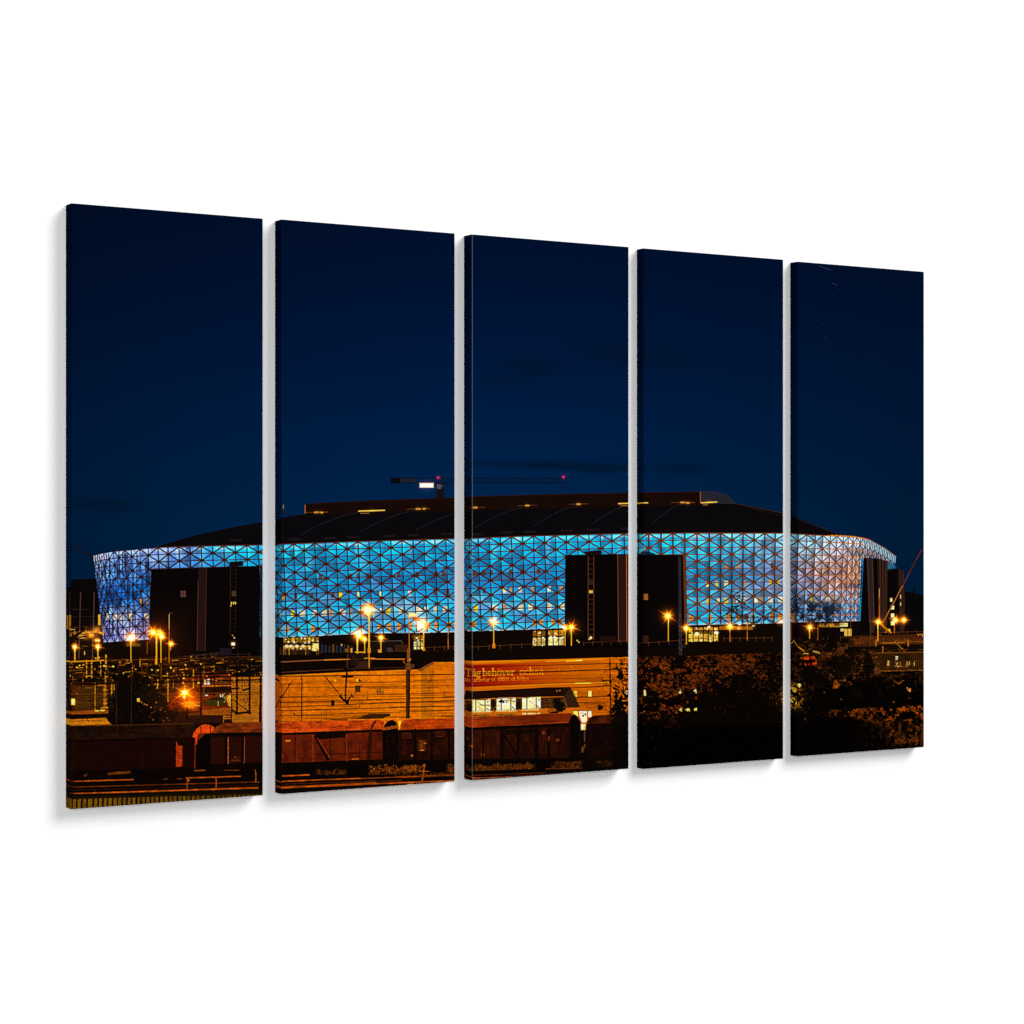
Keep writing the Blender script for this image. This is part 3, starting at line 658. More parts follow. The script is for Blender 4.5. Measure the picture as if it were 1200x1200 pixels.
# ---- red banner with its slogan ---------------------------------------------------
poly([(537.4, 780), (553, 779.2), (620, 776.8), (700, 775), (700, 798.4), (640, 800.6), (600, 802.8), (553, 805.4), (537.4, 806)], (158, 22, 2), 1, .8,
     lambda X, Y: np.interp(X, [540, 565, 600, 640, 690], [1, .95, .74, .3, 0]))
poly([(537.4, 780), (590, 777.4), (590, 803), (537.4, 806)], (120, 12, 4), .45, 3, lambda X, Y: np.interp(X, [550, 590], [1, 0]))
line(530, 777.4, 610, 774.8, 1.5, (246, 140, 10), .7, 1.0, lambda X, Y: .4 + .6 * noise(X, Y, 20, 5, 431))
line(664, 774.4, 682, 773.6, 1.8, (255, 206, 30), 1, 1.0); line(640, 775, 700, 772.8, 1.0, (250, 150, 14), .8); line(676, 774, 681, 773.6, 1.2, (255, 236, 130), .9)
line(640, 801.6, 716, 799.2, 1.0, (246, 150, 14), .8); line(674, 800.4, 692, 800.2, 1.5, (255, 220, 50), .95, .9); line(548, 806, 660, 801.4, 1.6, (226, 122, 8), .6)
G = {  # tiny serif alphabet: strokes in a box, x-height 1, y up
    'T': (1.5, [(0, 1.7, 1.5, 1.7), (.75, 0, .75, 1.7, 1.5), (.4, 0, 1.1, 0), (0, 1.35, 0, 1.7), (1.5, 1.35, 1.5, 1.7)]),
    'a': (1.0, [(.15, .95, .7, 1), (.75, 0, .75, .85, 1.5), (.7, .5, .1, .35), (.1, .35, .15, .05), (.15, .05, .7, .1), (.75, 0, 1, 0)]),
    'b': (1.1, [(.2, 0, .2, 1.7, 1.5), (0, 1.7, .2, 1.7), (.2, .95, .8, .95), (.95, .2, .95, .8, 1.5), (.2, .03, .8, .03)]),
    'e': (1.0, [(.15, .2, .15, .8, 1.5), (.2, .95, .75, .95), (.85, .55, .85, .8), (.15, .52, .85, .52), (.2, .05, .85, .1)]),
    'g': (1.0, [(.15, .4, .15, .85, 1.3), (.75, .4, .75, .85, 1.3), (.2, 1, .7, 1), (.2, .3, .7, .3), (.2, .3, .15, 0), (.15, 0, .85, -.1), (.85, -.1, .8, -.5), (.15, -.5, .8, -.55), (.15, -.5, .15, -.15), (.8, 1, 1.05, 1.05)]),
    'h': (1.15, [(.2, 0, .2, 1.7, 1.5), (0, 1.7, .2, 1.7), (.2, .9, .75, 1), (.9, 0, .9, .85, 1.5), (0, 0, .4, 0), (.7, 0, 1.1, 0)]),
    'o': (1.05, [(.12, .2, .12, .8, 1.5), (.9, .2, .9, .8, 1.5), (.25, 1, .75, 1), (.25, 0, .75, 0)]),
    'v': (1.05, [(.1, 1, .5, 0, 1.5), (.5, 0, .95, 1), (-.05, 1, .3, 1), (.75, 1, 1.1, 1)]),
    'r': (.85, [(.2, 0, .2, 1, 1.5), (0, 1, .2, 1), (.2, .8, .75, 1), (.75, .8, .75, 1), (0, 0, .45, 0)]),
    'c': (.9, [(.12, .2, .12, .8, 1.5), (.25, 1, .7, 1), (.75, .75, .75, .95), (.25, 0, .8, .1)]),
    'k': (1.1, [(.2, 0, .2, 1.7, 1.5), (0, 1.7, .2, 1.7), (.2, .45, .8, 1), (.45, .6, .95, 0, 1.4), (.6, 1, 1, 1), (0, 0, .4, 0)]),
    's': (.85, [(.15, .75, .3, 1), (.3, 1, .7, .95), (.2, .7, .65, .4, 1.4), (.7, .3, .6, 0), (.6, 0, .12, .05), (.1, .05, .1, .3)]),
    'm': (1.7, [(.2, 0, .2, 1, 1.5), (.2, .9, .6, 1), (.8, 0, .8, .9, 1.5), (.8, .9, 1.2, 1), (1.4, 0, 1.4, .9, 1.5)]),
    't': (.7, [(.3, .1, .3, 1.4, 1.5), (0, 1, .65, 1), (.3, .03, .65, .1)]),
    'n': (1.15, [(.2, 0, .2, 1, 1.5), (0, 1, .2, 1), (.2, .9, .75, 1), (.9, 0, .9, .85, 1.5)]),
    'p': (1.1, [(.2, -.55, .2, 1, 1.5), (.2, .95, .8, .95), (.95, .2, .95, .8, 1.5), (.2, .03, .8, .03)]),
    'i': (.5, [(.22, 0, .22, 1, 1.5), (.22, 1.4, .22, 1.5, 1.5)]), 'l': (.5, [(.22, 0, .22, 1.7, 1.5)]), 'd': (1.1, [(.9, 0, .9, 1.7, 1.5), (.12, .2, .12, .8, 1.5), (.2, .97, .9, .97), (.2, .03, .9, .03)]),
}
def write(txt, x, y, h, w, slope, cf):
    for c in txt:
        if c == ' ':
            x += .6 * w; continue
        ringed = {'å': ('a', 'ring'), 'ö': ('o', 'dots'), 'ä': ('a', 'dots')}.get(c, (c, None))
        wd, st = G[ringed[0]]
        col, al = cf(x)
        for s_ in st:
            th = 1.08 * (s_[4] if len(s_) > 4 else .75) * min(1.0, h / 4.2)
            line(x + s_[0] * w, y - s_[1] * h, x + s_[2] * w, y - s_[3] * h, th, col, al, .55)
        if ringed[1] == 'dots':
            disc(x + .3 * w, y - 1.4 * h, .5, col, al); disc(x + .75 * w, y - 1.4 * h, .5, col, al)
        elif ringed[1] == 'ring':
            disc(x + .5 * w, y - 1.5 * h, .75, col, al)
        x += (wd + .12) * w; y += slope * (wd + .12) * w
    return x
big = lambda x: ((255, 146, 22), float(np.interp(x, [545, 600, 640, 690], [1, 1, .8, .4])))
write('T', 540.5, 793, 5.0, 7.2, -.03, big); write('åg', 553.4, 792, 4.9, 4.6, -.02, big)
write('behöver', 565.6, 791.6, 4.9, 4.75, -.024, big); write('också', 609, 790.4, 4.8, 5.2, -.022, big); write('omtanke', 640, 789.6, 4.5, 4.7, -.022, lambda x: ((250, 140, 14), .3) )
small = lambda x: ((250, 134, 16), float(np.interp(x, [545, 600, 620], [.9, .8, .6])))
write('bara', 537, 799.2, 2.6, 2.9, -.02, small); write('arbetar vi', 554.5, 798.4, 2.5, 2.7, -.03, small); write('till', 583, 797.6, 2.5, 2.3, -.02, small); write('ditt ok', 588, 797.4, 2.5, 2.6, -.02, small); write('hjälpa'.replace('j', 'i'), 606, 796.6, 2.5, 2.3, -.02, small)
for k in range(14):
    x = 640 + k * 3.1; line(x, 784.5, x, 789.6, .5, (120, 40, 4), .3)
for y0, y1, a in ((781.8, 776.8, .8), (791, 783.6, .95), (797.6, 793, .4), (803.6, 797.6, .5)):
    line(548, y0, 740, y1, .8, (58, 16, 4), a)
line(548, 788.6, 640, 786.8, .9, (70, 14, 4), .8); line(640, 786.8, 738, 783.4, .8, (60, 22, 4), .9)
# hall front on the third canvas: wires, windows, mast
for k in range(20):
    rr = R8(470 + k); y = rr.uniform(795, 835); x = rr.uniform(660, 700); L = rr.uniform(15, 50)
    line(x, y, x + L, y - .6, .7, (96, 40, 4), rr.uniform(.3, .8))
for y0, y1 in ((806.6, 803.4), (817.6, 816.2), (823.4, 822)): line(660, y0, 716, y1, .8, (60, 24, 4), .85)
rect(672, 809.6, 676.4, 816.6, (250, 196, 50)); rect(672.8, 812.4, 675.8, 813.8, (190, 130, 20), .8); line(671.7, 809.4, 671.7, 817, .7, (40, 18, 4)); rect(689, 809.4, 693.4, 816.2, (255, 214, 80)); rect(690, 811.6, 692.4, 815.4, (255, 236, 150)); line(688.6, 809, 688.6, 816.6, .7, (40, 18, 4))
line(714.8, 771.4, 715.4, 838, 1.4, (16, 8, 4)); line(706.6, 797.4, 716, 797.6, 1.4, (16, 8, 4)); line(707, 803.8, 716, 803.4, 1.0, (16, 8, 4)); line(710.4, 800, 710.4, 804, .8, (16, 8, 4)); disc(715.4, 799, 1.7, (16, 8, 4)); disc(714.4, 815, 1.8, (16, 8, 4)); line(710, 815.6, 714, 813, .8, (16, 8, 4)); line(726.4, 772, 726.4, 780, .4, (90, 40, 6), .6)

# ---- station building with lit windows ---------------------------------------------
poly([(537.4, 811), (553, 808.6), (640, 805.6), (668, 805.2), (679.4, 829), (664, 830), (664, 850), (537.4, 850)], (196, 98, 8), .95, 1)
poly([(537.4, 818), (541, 810.6), (548, 810.2), (600, 807.6), (640, 805.4), (668.6, 805), (672.4, 813.6), (679.6, 828.6), (664.8, 829.2), (661, 818), (640, 816.4), (580, 817.8), (553, 819.6), (537.4, 822)], (27, 11, 6))
poly([(540, 821.6), (580, 819), (640, 817), (660, 816.8), (664.4, 829), (640, 830), (538, 834)], (52, 28, 8), .92, 1)
k = win(536, 815, 665, 834); s2, X2, Y2 = k
put(s2, np.clip((noise(X2, Y2, 1.3, 1.3, 441) - .6) * 3, 0, .7) * np.clip((Y2 - 818) / 2, 0, 1), (128, 74, 16))
for k in range(15):
    line(660 + k * .3, 806 + k, 668 + k * .7, 806 + k, .5, (46, 24, 12), .7)
poly([(660, 817), (668, 806), (679, 828.8), (665, 829)], (58, 33, 14), .8, 1)
line(577, 818.4, 660, 816.2, 1.1, (176, 92, 18), .9); line(540, 821.4, 553, 820.6, .9, (170, 88, 14), .8); line(661, 817, 665, 828, .6, (150, 100, 50), .6)
for k in range(16): disc(584 + k * 1.3, 817.2, .4, (235, 190, 110), .7)
for x, y in ((652.6, 809.6), (656, 809)): disc(x, y, .9, (200, 110, 40), .9)
rect(648, 818.4, 657, 824, (12, 7, 4), .9, 1.5)
for x0, x1, y0, y1, mull in ((553.6, 574.4, 820.4, 832.6, (557.6, 568.4)), (582, 604, 819, 831.6, (587.4, 598.6)), (612, 633.4, 818, 830.4, (617.4, 628.4))):
    rect(x0 - .8, y0 - .6, x1 + .4, y1 + .6, (60, 34, 8)); rect(x0, y0, x1, y1, (255, 236, 150), 1, .7)
    kk = win(x0, y0, x1, y1); s2, X2, Y2 = kk
    put(s2, np.clip(fbm(X2, Y2, 6, int(x0)) * 2.2 - .6, 0, .85), (255, 252, 222))
    put(s2, np.clip((fbm(X2, Y2, 5, int(x0) + 9) - .58) * 5, 0, .6), (244, 190, 60))
    for m_ in mull: line(m_, y0 - .4, m_, y1 + .4, 1.0, (44, 24, 8))
    line(x0, y1 + 1.6, x1 + 1, y1 + 1.2, 1.3, (236, 206, 120), .9)
    rect(x0 - 1.5, y1 + 2.6, x1 + 1.5, y1 + 4.6, (206, 104, 12), .9)
    rect(x0, y1 + 4.8, x1, y1 + 7, (108, 84, 24) if x0 < 600 else (232, 200, 110), .95)
    for m_ in mull: line(m_, y1 + 4.6, m_, y1 + 7.2, .9, (40, 20, 6))
line(560, 822.6, 566, 827, .8, (150, 104, 40), .8); line(562, 826, 574, 826.4, 1.0, (130, 84, 34), .8); line(570, 830, 573, 832, .8, (60, 36, 10)); line(620, 820.6, 632, 831, .7, (206, 160, 80), .8); line(600, 828, 604, 832, .8, (60, 36, 10)); line(628, 826, 632.6, 830, .8, (60, 36, 10))
disc(571.5, 822.6, .7, (90, 56, 20)); disc(602, 822, .7, (90, 56, 20)); disc(631.6, 820, .8, (30, 16, 6))
disc(587.5, 821.6, 1.9, (22, 12, 6)); disc(590, 822.4, 1.3, (22, 12, 6)); disc(585.4, 822, 1.1, (22, 12, 6)); disc(593.6, 822.4, .9, (40, 20, 8)); line(588, 820, 604, 821.6, .6, (60, 34, 10), .8)
bush(578, 824, 3.4, 6, (26, 14, 5), 451, .36); bush(548, 830, 8, 9, (30, 16, 5), 455, .42); bush(608, 826, 4.5, 8, (30, 17, 6), 457, .38)
bush(655, 829, 10, 9, (15, 8, 4), 459, .34); bush(648, 833, 9, 5, (22, 10, 4), 461, .4); bush(640, 832, 22, 4, (196, 96, 12), 463, .5, .7)
rect(664, 829.6, 672, 836, (206, 100, 14), .9, 1)
rect(671.8, 832.6, 693.6, 833.4, (60, 30, 6)); rect(672, 833, 677.2, 839.6, (255, 226, 90), 1, .8); rect(689, 833, 693.2, 840, (255, 244, 190), 1, .8)
poly([(678.4, 833), (687.8, 833), (687.8, 844.6), (685.6, 846.6), (682, 846.6), (678.8, 838)], (255, 240, 196), 1, .8)
disc(683.4, 838.6, 1.2, (120, 76, 30)); disc(686, 837, 1.2, (150, 100, 40)); line(680.4, 835.4, 684, 836, .7, (214, 170, 110))
bush(703.5, 829, 4, 5, (30, 14, 5), 465, .36, 1, 2)

# ---- goods wagons -------------------------------------------------------------------
def mottled(pts, col, dark, seed, k=.8, asp=2.0):
    poly(pts, col, 1, .8)
    xs = [p[0] for p in pts]; ys = [p[1] for p in pts]
    poly(pts, dark, k, .8, lambda X, Y: np.clip(fbm(X, Y, 5, seed, asp) * 2.6 - 1.0, 0, 1))
    poly(pts, dark, .5, .8, lambda X, Y: np.clip(noise(X, Y, 14, .8, seed + 5) * 2 - 1, 0, 1))
# under everything: black ballast strip
poly([(60, 851), (316, 846), (316, 1000), (60, 1000)], (12, 5, 3)); poly([(316, 860), (760, 850), (760, 960), (316, 960)], (11, 5, 3))
# first wagon
mottled([(60, 852), (130, 850.4), (226, 848), (236, 848.4), (228, 858), (226, 864.4), (60, 868.6)], (37, 16, 7), (15, 7, 4), 501, .7, 1.2)
line(60, 851.4, 226, 847.8, 1.0, (104, 52, 14), .6)
for k in range(14):
    x = 80 + k * 5.4; line(x + 7, 853, x, 858.6, 1.4, (12, 6, 4), .8, 1.2)
poly([(60, 868), (226, 864), (230, 868), (229, 899), (60, 904)], (24, 6, 4)); poly([(60, 868), (200, 864.6), (200, 866.4), (60, 870)], (9, 4, 3))
line(167, 881, 167, 900, .6, (52, 16, 8), .8); line(60, 884.6, 206, 882, .6, (34, 10, 6), .8); line(89, 884, 89, 896, .5, (42, 12, 6), .7)
poly([(225.8, 864), (226.6, 858.6), (231, 853.6), (236, 849.8), (240, 848.8), (246, 849.4), (251.4, 852.4), (250.6, 855.4), (247.8, 858.8), (232, 860), (230.6, 872), (228.6, 873.6), (228.6, 864)], (216, 66, 12))
line(235.4, 851, 235.6, 859, 1.0, (46, 14, 6)); line(246.4, 850.6, 246.6, 858.6, 1.0, (52, 16, 6)); poly([(232, 860), (241, 859.6), (232, 868)], (120, 36, 10), .8)
poly([(206.4, 868), (208.6, 873.4), (214, 874), (213.6, 898), (206, 898.4)], (158, 46, 8)); poly([(206.4, 866), (218, 869), (214.4, 874), (209.4, 874)], (18, 7, 4)); line(211, 876, 211, 898, 1.0, (196, 62, 10), .6); line(213.8, 876, 213.8, 898, .7, (84, 26, 8))
line(228.8, 866, 228.2, 900, 1.6, (106, 30, 8), .9)
poly([(231, 872), (242, 860), (247, 859), (247, 899), (230, 900)], (9, 4, 3))
# second wagon
mottled([(249, 857), (254, 851), (262, 847.4), (302, 846.4), (322, 845.6), (322, 858), (248, 859.2)], (126, 48, 10), (58, 20, 6), 507)
poly([(246.6, 859), (322, 857.6), (322, 863), (246.6, 864)], (14, 6, 4)); poly([(247, 863.8), (322, 862.4), (322, 893), (247, 895)], (38, 11, 5))
line(267.4, 864, 267.4, 894.6, 1.1, (176, 84, 24), .9); line(286.6, 864, 286.2, 894, 1.0, (140, 62, 18), .85); line(264.6, 864, 264.6, 895, 2.4, (13, 5, 3)); line(284, 864, 284, 894, 2.4, (13, 5, 3))
poly([(271, 889), (281, 886), (281, 892), (271, 892)], (70, 26, 8), .7, 1.4); disc(275.8, 886.8, 1.2, (120, 56, 16), .8); line(270, 891.6, 282, 891, .8, (108, 48, 14), .8)
# third wagon (second canvas) and its rounded end
mottled([(314, 848.6), (330, 847.4), (340, 845.6), (420, 844.2), (444, 843.4), (450, 846), (448.6, 854.6), (314, 860)], (216, 74, 10), (120, 34, 6), 511, .75, 1.6)
poly([(314, 859.6), (448, 854.6), (448.4, 858.6), (314, 863)], (12, 5, 3)); poly([(330.4, 861.6), (448, 857.4), (448, 889.6), (330.4, 894)], (98, 27, 6))
poly([(314, 860), (330.4, 860), (330.4, 906), (314, 908)], (20, 7, 5)); line(324.6, 862, 324.6, 903, .6, (60, 22, 12), .6)
kk = win(330, 857, 449, 895); s2, X2, Y2 = kk
put(s2, .28 * np.clip(noise(X2, Y2, 2, 30, 515) * 2 - .8, 0, 1) * np.clip((X2 - 404) / 6, 0, 1), (34, 10, 4)); put(s2, np.clip(fbm(X2, Y2, 10, 517) * 1.4 - .55, 0, .5) * np.clip((895 - Y2) / 6, 0, 1) * np.clip(Y2 - 861 + (X2 - 330) * .035, 0, 1), (44, 12, 4))
for x, w in ((345.6, 1.2), (387, .9), ): line(x, 861.4, x, 893, w, (14, 6, 3))
for x in (366.8, 406.4): line(x, 861, x, 892, .9, (140, 48, 14), .9)
line(347, 861, 347, 893, .5, (120, 40, 12), .5)
poly([(368, 859), (406, 857.8), (404.6, 864), (376, 866.4), (370, 866)], (18, 7, 4)); poly([(367.6, 862), (371, 864), (386, 890), (383.4, 892)], (15, 6, 4)); line(371.6, 864.6, 386.4, 887.6, .8, (150, 56, 18), .9); line(368, 884, 448, 881.6, .9, (34, 10, 4), .8)
poly([(432.6, 857), (436.4, 857), (434.4, 890), (429.4, 890)], (38, 12, 4), .8, 1); path([(434, 858), (436.2, 850.6), (440, 845.4)], 2.2, (46, 14, 4), .9)
rect(334.6, 866.8, 340.6, 869.2, (206, 112, 26), .95); line(412.6, 889.6, 420, 889.2, 1.5, (180, 84, 22), .9); disc(331, 885.4, 1.1, (176, 52, 20), .8); disc(329.4, 892, .8, (150, 56, 18), .8)
for k in range(6): line(448, 862 + k * .1, 448.6, 889, .6, (60, 18, 6), .4)
poly([(448.4, 855.6), (450, 849), (455, 844.6), (460, 843.2), (464.4, 846), (466.6, 852), (466.4, 890), (449, 890)], (12, 5, 3))
poly([(448.8, 855), (449.6, 852.6), (466, 849.4), (466.4, 853.4), (452, 855.6)], (150, 66, 18)); path([(448.6, 855), (450.4, 849), (455, 844.4), (460, 843), (464.6, 846), (466.8, 852)], 1.0, (196, 80, 16), .9)
for k in range(3): line(453 + k * 4, 851.6 - k * .6, 453.6 + k * 4, 855 - k * .4, .7, (60, 24, 6), .8)
poly([(417, 842.6), (431.6, 836.4), (457.6, 836.2), (456.8, 839), (451, 842)], (58, 28, 8)); line(432, 836.6, 457, 836.4, .7, (110, 58, 14), .8); line(448, 843, 455.4, 839.4, .8, (226, 120, 20), .8)
rect(388, 843, 408, 844, (40, 16, 4), .8)
poly([(466.8, 845), (471, 844.2), (468, 854.8)], (255, 196, 20)); poly([(468, 845.4), (470, 845), (468, 850)], (255, 240, 90), .9)
for k in range(9):
    rr = R8(523 + k); line(450 + rr.random() * 15, 858 + rr.random() * 30, 450 + rr.random() * 15, 862 + rr.random() * 26, .7, (60, 22, 10), .35)
# fourth wagon, running on to the third canvas
mottled([(468.6, 855), (470, 848), (474, 843.2), (534, 841.6), (553, 839.6), (600, 838.4), (640, 836), (669, 835.4), (672, 840), (668, 846.6), (553, 852.8)], (196, 64, 8), (96, 30, 5), 531, .75, 3)
kk = win(553, 834, 676, 856); s2, X2, Y2 = kk
rf = np.clip(Y2 - lerpx(X2, [(553, 839.8), (600, 838.6), (640, 836.2), (676, 835.6)]), 0, 1) * np.clip(lerpx(X2, [(553, 852.4), (668, 846.4), (676, 846)]) - Y2, 0, 1) * np.clip((672 - X2) / 2, 0, 1)
put(s2, rf * np.interp(X2, [553, 580, 620, 672], [.1, .45, .6, .6]), (72, 20, 6))
poly([(467, 855.4), (540, 853), (669, 846.6), (669, 852), (540, 857), (467, 859.4)], (14, 6, 4)); line(468, 855, 540, 853.4, .9, (120, 38, 8), .8)
poly([(467, 858.6), (540, 856), (669, 851), (669, 888), (540, 890), (467, 891)], (30, 9, 4))
poly([(553.4, 856), (586, 854.4), (586, 888), (553.4, 889)], (48, 14, 5), .8); kk = win(466, 850, 670, 892); s2, X2, Y2 = kk
put(s2, np.clip(fbm(X2, Y2, 12, 537, .4) * 1.8 - .8, 0, .5) * np.clip((888 - Y2) / 6, 0, 1) * np.clip((Y2 - 859 + (X2 - 470) * .04) / 2, 0, 1), (74, 22, 6))
for x, w in ((486.6, 2.4), (506, 2.2), (526, 2.6), (566.2, 2.0), (588, 4.0), (607.4, 2.6), (629, 4.2), (643, 3)): line(x, 855, x, 890, w, (12, 5, 3), .9)
path([(590.8, 862), (606, 884)], 3.0, (15, 6, 3), .9); poly([(590, 856), (628, 854), (628, 858.6), (594, 861)], (14, 6, 3), .9)
for x0, y0 in ((472.4, 859.6), (511.4, 857.6)):
    path([(x0, y0), (x0 + 8.6, y0 - .4), (x0 + 8.6, y0 + 5.4), (x0, y0 + 5.8), (x0, y0)], .7, (104, 40, 14), .85); rect(x0 + 1.6, y0 + 1.6, x0 + 7, y0 + 4, (60, 22, 8), .8, 1); rect(x0, y0 + 6.4, x0 + 9, y0 + 8, (9, 4, 3), .9)
rect(490, 867, 499, 880, (92, 38, 10), .75, 1); rect(492.4, 878.6, 496.4, 879.6, (235, 130, 20)); rect(496, 870.4, 500, 871.6, (190, 96, 20), .9); rect(493, 868, 495.2, 877, (130, 58, 14), .7)
disc(482.8, 885.6, 1.9, (14, 6, 3)); disc(482.8, 885.4, 1.3, (190, 98, 30)); 
for x, y, w, h in ((552.4, 874.4, 3.4, 2.6), (547.2, 874.6, 1, 1), (544.6, 867, 1, 4), (637, 858.6, 3.6, 4), (653.6, 867, 4, 3), (643.2, 865.4, 1.8, 5.4)):
    rect(x - w / 2, y - h / 2, x + w / 2, y + h / 2, (206, 104, 16) if x < 600 else (122, 58, 18), .85, 1)
for x in (567.4, 564): line(x, 883, x, 886, 1.0, (120, 62, 16), .8)
poly([(666.4, 846.6), (669, 839.6), (673, 836.6), (677, 839.6), (680.4, 846), (680.4, 888), (666, 889)], (10, 5, 4)); line(667.6, 848, 667, 886, .7, (48, 18, 10), .7); line(679.6, 850, 679.6, 884, .6, (46, 24, 14), .6)
rect(680.6, 848, 686.4, 855.4, (255, 214, 120), .95, 1); rect(681.4, 849, 684, 853.6, (255, 246, 214), .9, 1); line(685, 856, 685, 868, 1.4, (110, 80, 60), .7); poly([(681.6, 876), (686, 871), (686, 874), (683, 882), (681, 882)], (120, 70, 10), .8, 1)
# fifth wagon, behind the bushes
mottled([(686.6, 852), (690, 842), (696, 838.4), (760, 834), (760, 848), (687, 849)], (78, 26, 6), (26, 9, 4), 541); poly([(687, 848.4), (760, 846), (760, 888), (687, 889)], (19, 6, 4))
for k in range(40):
    rr = R8(550 + k); disc(rr.uniform(688, 736), rr.uniform(852, 884), rr.uniform(.6, 2), (48, 17, 6), rr.uniform(.2, .6), 1.2, .6)
# running gear, weeds, rails
for x, y, rx in ((158, 906, 15), (182, 907, 10), (290, 902, 10), (238, 902, 6), (300, 898, 8), (413, 900, 14), (424, 899, 12), (360, 902, 14), (345, 898, 12), (516, 899, 14), (503, 898, 10), (638, 894, 12), (628, 893, 10), (650, 890, 8)):
    disc(x, y + 2.5, rx * .82, (9, 4, 3), 1, 1.6, .62)
def weeds(x0, x1, y0, y1, col, seed, thr=.45, sl_=0.0):
    kk = win(x0, min(y0, y0 + sl_) - 4, x1, max(y1, y1 + sl_) + 1); s2, X2, Y2 = kk
    q = (X2 - x0) / (x1 - x0)
    ytop = y0 + sl_ * q + 4 * (noise(X2, Y2 * 0, 5, 1, seed) - .5) + 2.4 * (noise(X2, Y2 * 0, 1.1, 1, seed + 1) - .5)
    m = np.clip((Y2 - ytop) / 1.6, 0, 1) * np.clip((y1 + sl_ * q - Y2) / 1.2, 0, 1) * np.clip((X2 - x0) / 5, 0, 1) * np.clip((x1 - X2) / 5, 0, 1)
    tx_ = .5 * noise(X2, Y2, 1.3, 2.6, seed + 2) + .5 * fbm(X2, Y2, 4, seed + 3)
    put(s2, m * np.clip((tx_ - thr + .10) * 5, 0, 1) * (.3 + .5 * noise(X2, Y2, .8, 2.5, seed + 4)), col)
weeds(430, 500, 899, 909, (150, 70, 10), 561, .4, -3); weeds(368, 408, 902, 909, (116, 52, 8), 565, .42, -1); weeds(553, 628, 895.6, 904, (140, 66, 10), 569, .3, -2.6); weeds(538, 556, 897.6, 905, (140, 66, 10), 573, .3, 0)
weeds(458, 534, 907, 911.6, (120, 54, 8), 577, .42, -3.6); weeds(470, 492, 896.6, 905, (170, 82, 14), 581, .4, -1); weeds(644, 684, 892, 901.6, (120, 56, 10), 585, .42, -1); weeds(696, 720, 890, 899, (84, 38, 8), 589, .5, -1); weeds(522, 540, 895, 905, (160, 74, 12), 593, .3, 0)
for k in range(60):
    rr = R8(5900 + k); x = rr.uniform(434, 478); y = 897 + rr.random() * 8 - (x - 434) * .03; line(x, y, x + rr.uniform(-2, 2), y + rr.uniform(-3, 1), .8, (176, 84, 18) if k % 2 else (20, 8, 4), rr.uniform(.4, .9))
line(484, 904, 482, 917, 1.8, (9, 4, 3)); line(497.6, 896, 494.6, 915, 2.0, (150, 72, 14), .8); disc(496.8, 897, 1.6, (150, 72, 14)); line(491, 903.4, 503, 904, .8, (196, 96, 16), .8)
def rails(lst):
    for x0, y0, x1, y1, w, c, a in lst:
        line(x0, y0, x1, y1, w, c, a, .7, lambda X, Y: .62 + .55 * noise(X, Y, 7, 3, 601))
RO, RD = (178, 74, 12), (110, 44, 8)
rails([(60, 916.4, 156, 913.4, 1.6, RO, .9), (60, 923, 303, 916.2, 1.2, RD, .9), (80, 930.4, 302, 923, 2.0, RO, .95), (60, 926.6, 303, 919.8, .7, (60, 24, 6), .8), (218, 911.6, 282, 909.6, 1.5, RO, .95),
       (128, 906.6, 152, 904.6, 3.2, (120, 54, 10), .9), (228, 903, 240, 902.6, 1.6, (130, 60, 12), .9), (263, 902.6, 280, 902.4, 1.0, (120, 54, 10), .8), (192, 913, 196, 912.8, 1.4, (140, 64, 12), .8), (208, 912.6, 213, 912.6, 1.4, (140, 64, 12), .8)])
line(219.4, 912, 219.4, 926, .9, RO, .9); line(253.4, 911, 253.2, 923.4, 1.1, RO, .9); path([(298.6, 902), (299.8, 906), (299.6, 916)], 1.0, (170, 80, 16), .9); disc(221, 914.4, 1.2, (170, 80, 16))
poly([(98, 908), (103, 906), (101, 910), (99, 910)], (96, 44, 10), .8)
rails([(314, 917.4, 330.4, 916.8, 1.3, RO, .9), (330.4, 909.4, 362, 908, 1.6, RO, .95), (330.4, 915.6, 422, 912, 1.4, RO, .95), (422, 912.4, 540, 907.6, 1.0, RO, .8), (314, 923.6, 330, 923.4, 3.0, RO, .85), (330.4, 922.8, 440, 918, 2.6, RO, .95), (440, 918.4, 540, 914.4, 1.6, RO, .9),
       (330, 919, 440, 915, .8, RD, .7), (430, 923.6, 540, 917.6, 1.8, RO, .9), (478, 919.6, 484, 919, 1.6, (245, 150, 30), .9), (470, 911.6, 534, 909, 1.0, RD, .8), (400, 917.6, 470, 914.4, 1.0, RD, .7),
       (538, 910.4, 556, 910.8, .9, RO, .9), (553.6, 908.4, 640, 905.4, .8, RD, .9), (553.6, 911.8, 600, 910, 1.0, RO, .9), (600, 909.6, 670, 906, .7, RD, .7), (640, 900.8, 682, 900.2, 1.2, (110, 50, 10), .7)])
# slatted fence along the bottom of the first canvas
poly([(60, 934), (200, 931), (310, 928.4), (310, 960), (60, 970)], (26, 15, 5)); poly([(60, 931), (310, 925.4), (310, 928), (60, 934.6)], (16, 12, 4))
x = 62.0; rr = R8(611); n_ = 0
while x < 303:
    w_ = rr.choice([3.2, 3.4, 3.0, 4.4, 6.2], p=[.35, .25, .25, .1, .05]) * np.interp(x, [80, 300], [1.08, .92])
    yt_ = 936.4 - (x - 84) * .0275
    dim = np.interp(x, [80, 200, 300], [1, .86, .6]) * rr.uniform(.85, 1.1)
    c = np.array((112, 76, 8)) * dim
    poly([(x + 1, yt_), (x + w_ + 1, yt_ - .1), (x + w_, 962), (x, 962)], c, .96, .8)
    line(x + 1.2, yt_ + 1, x + .6, 960, .6, np.array((150, 100, 16)) * dim, .6); x += w_ + rr.uniform(1.9, 2.6)
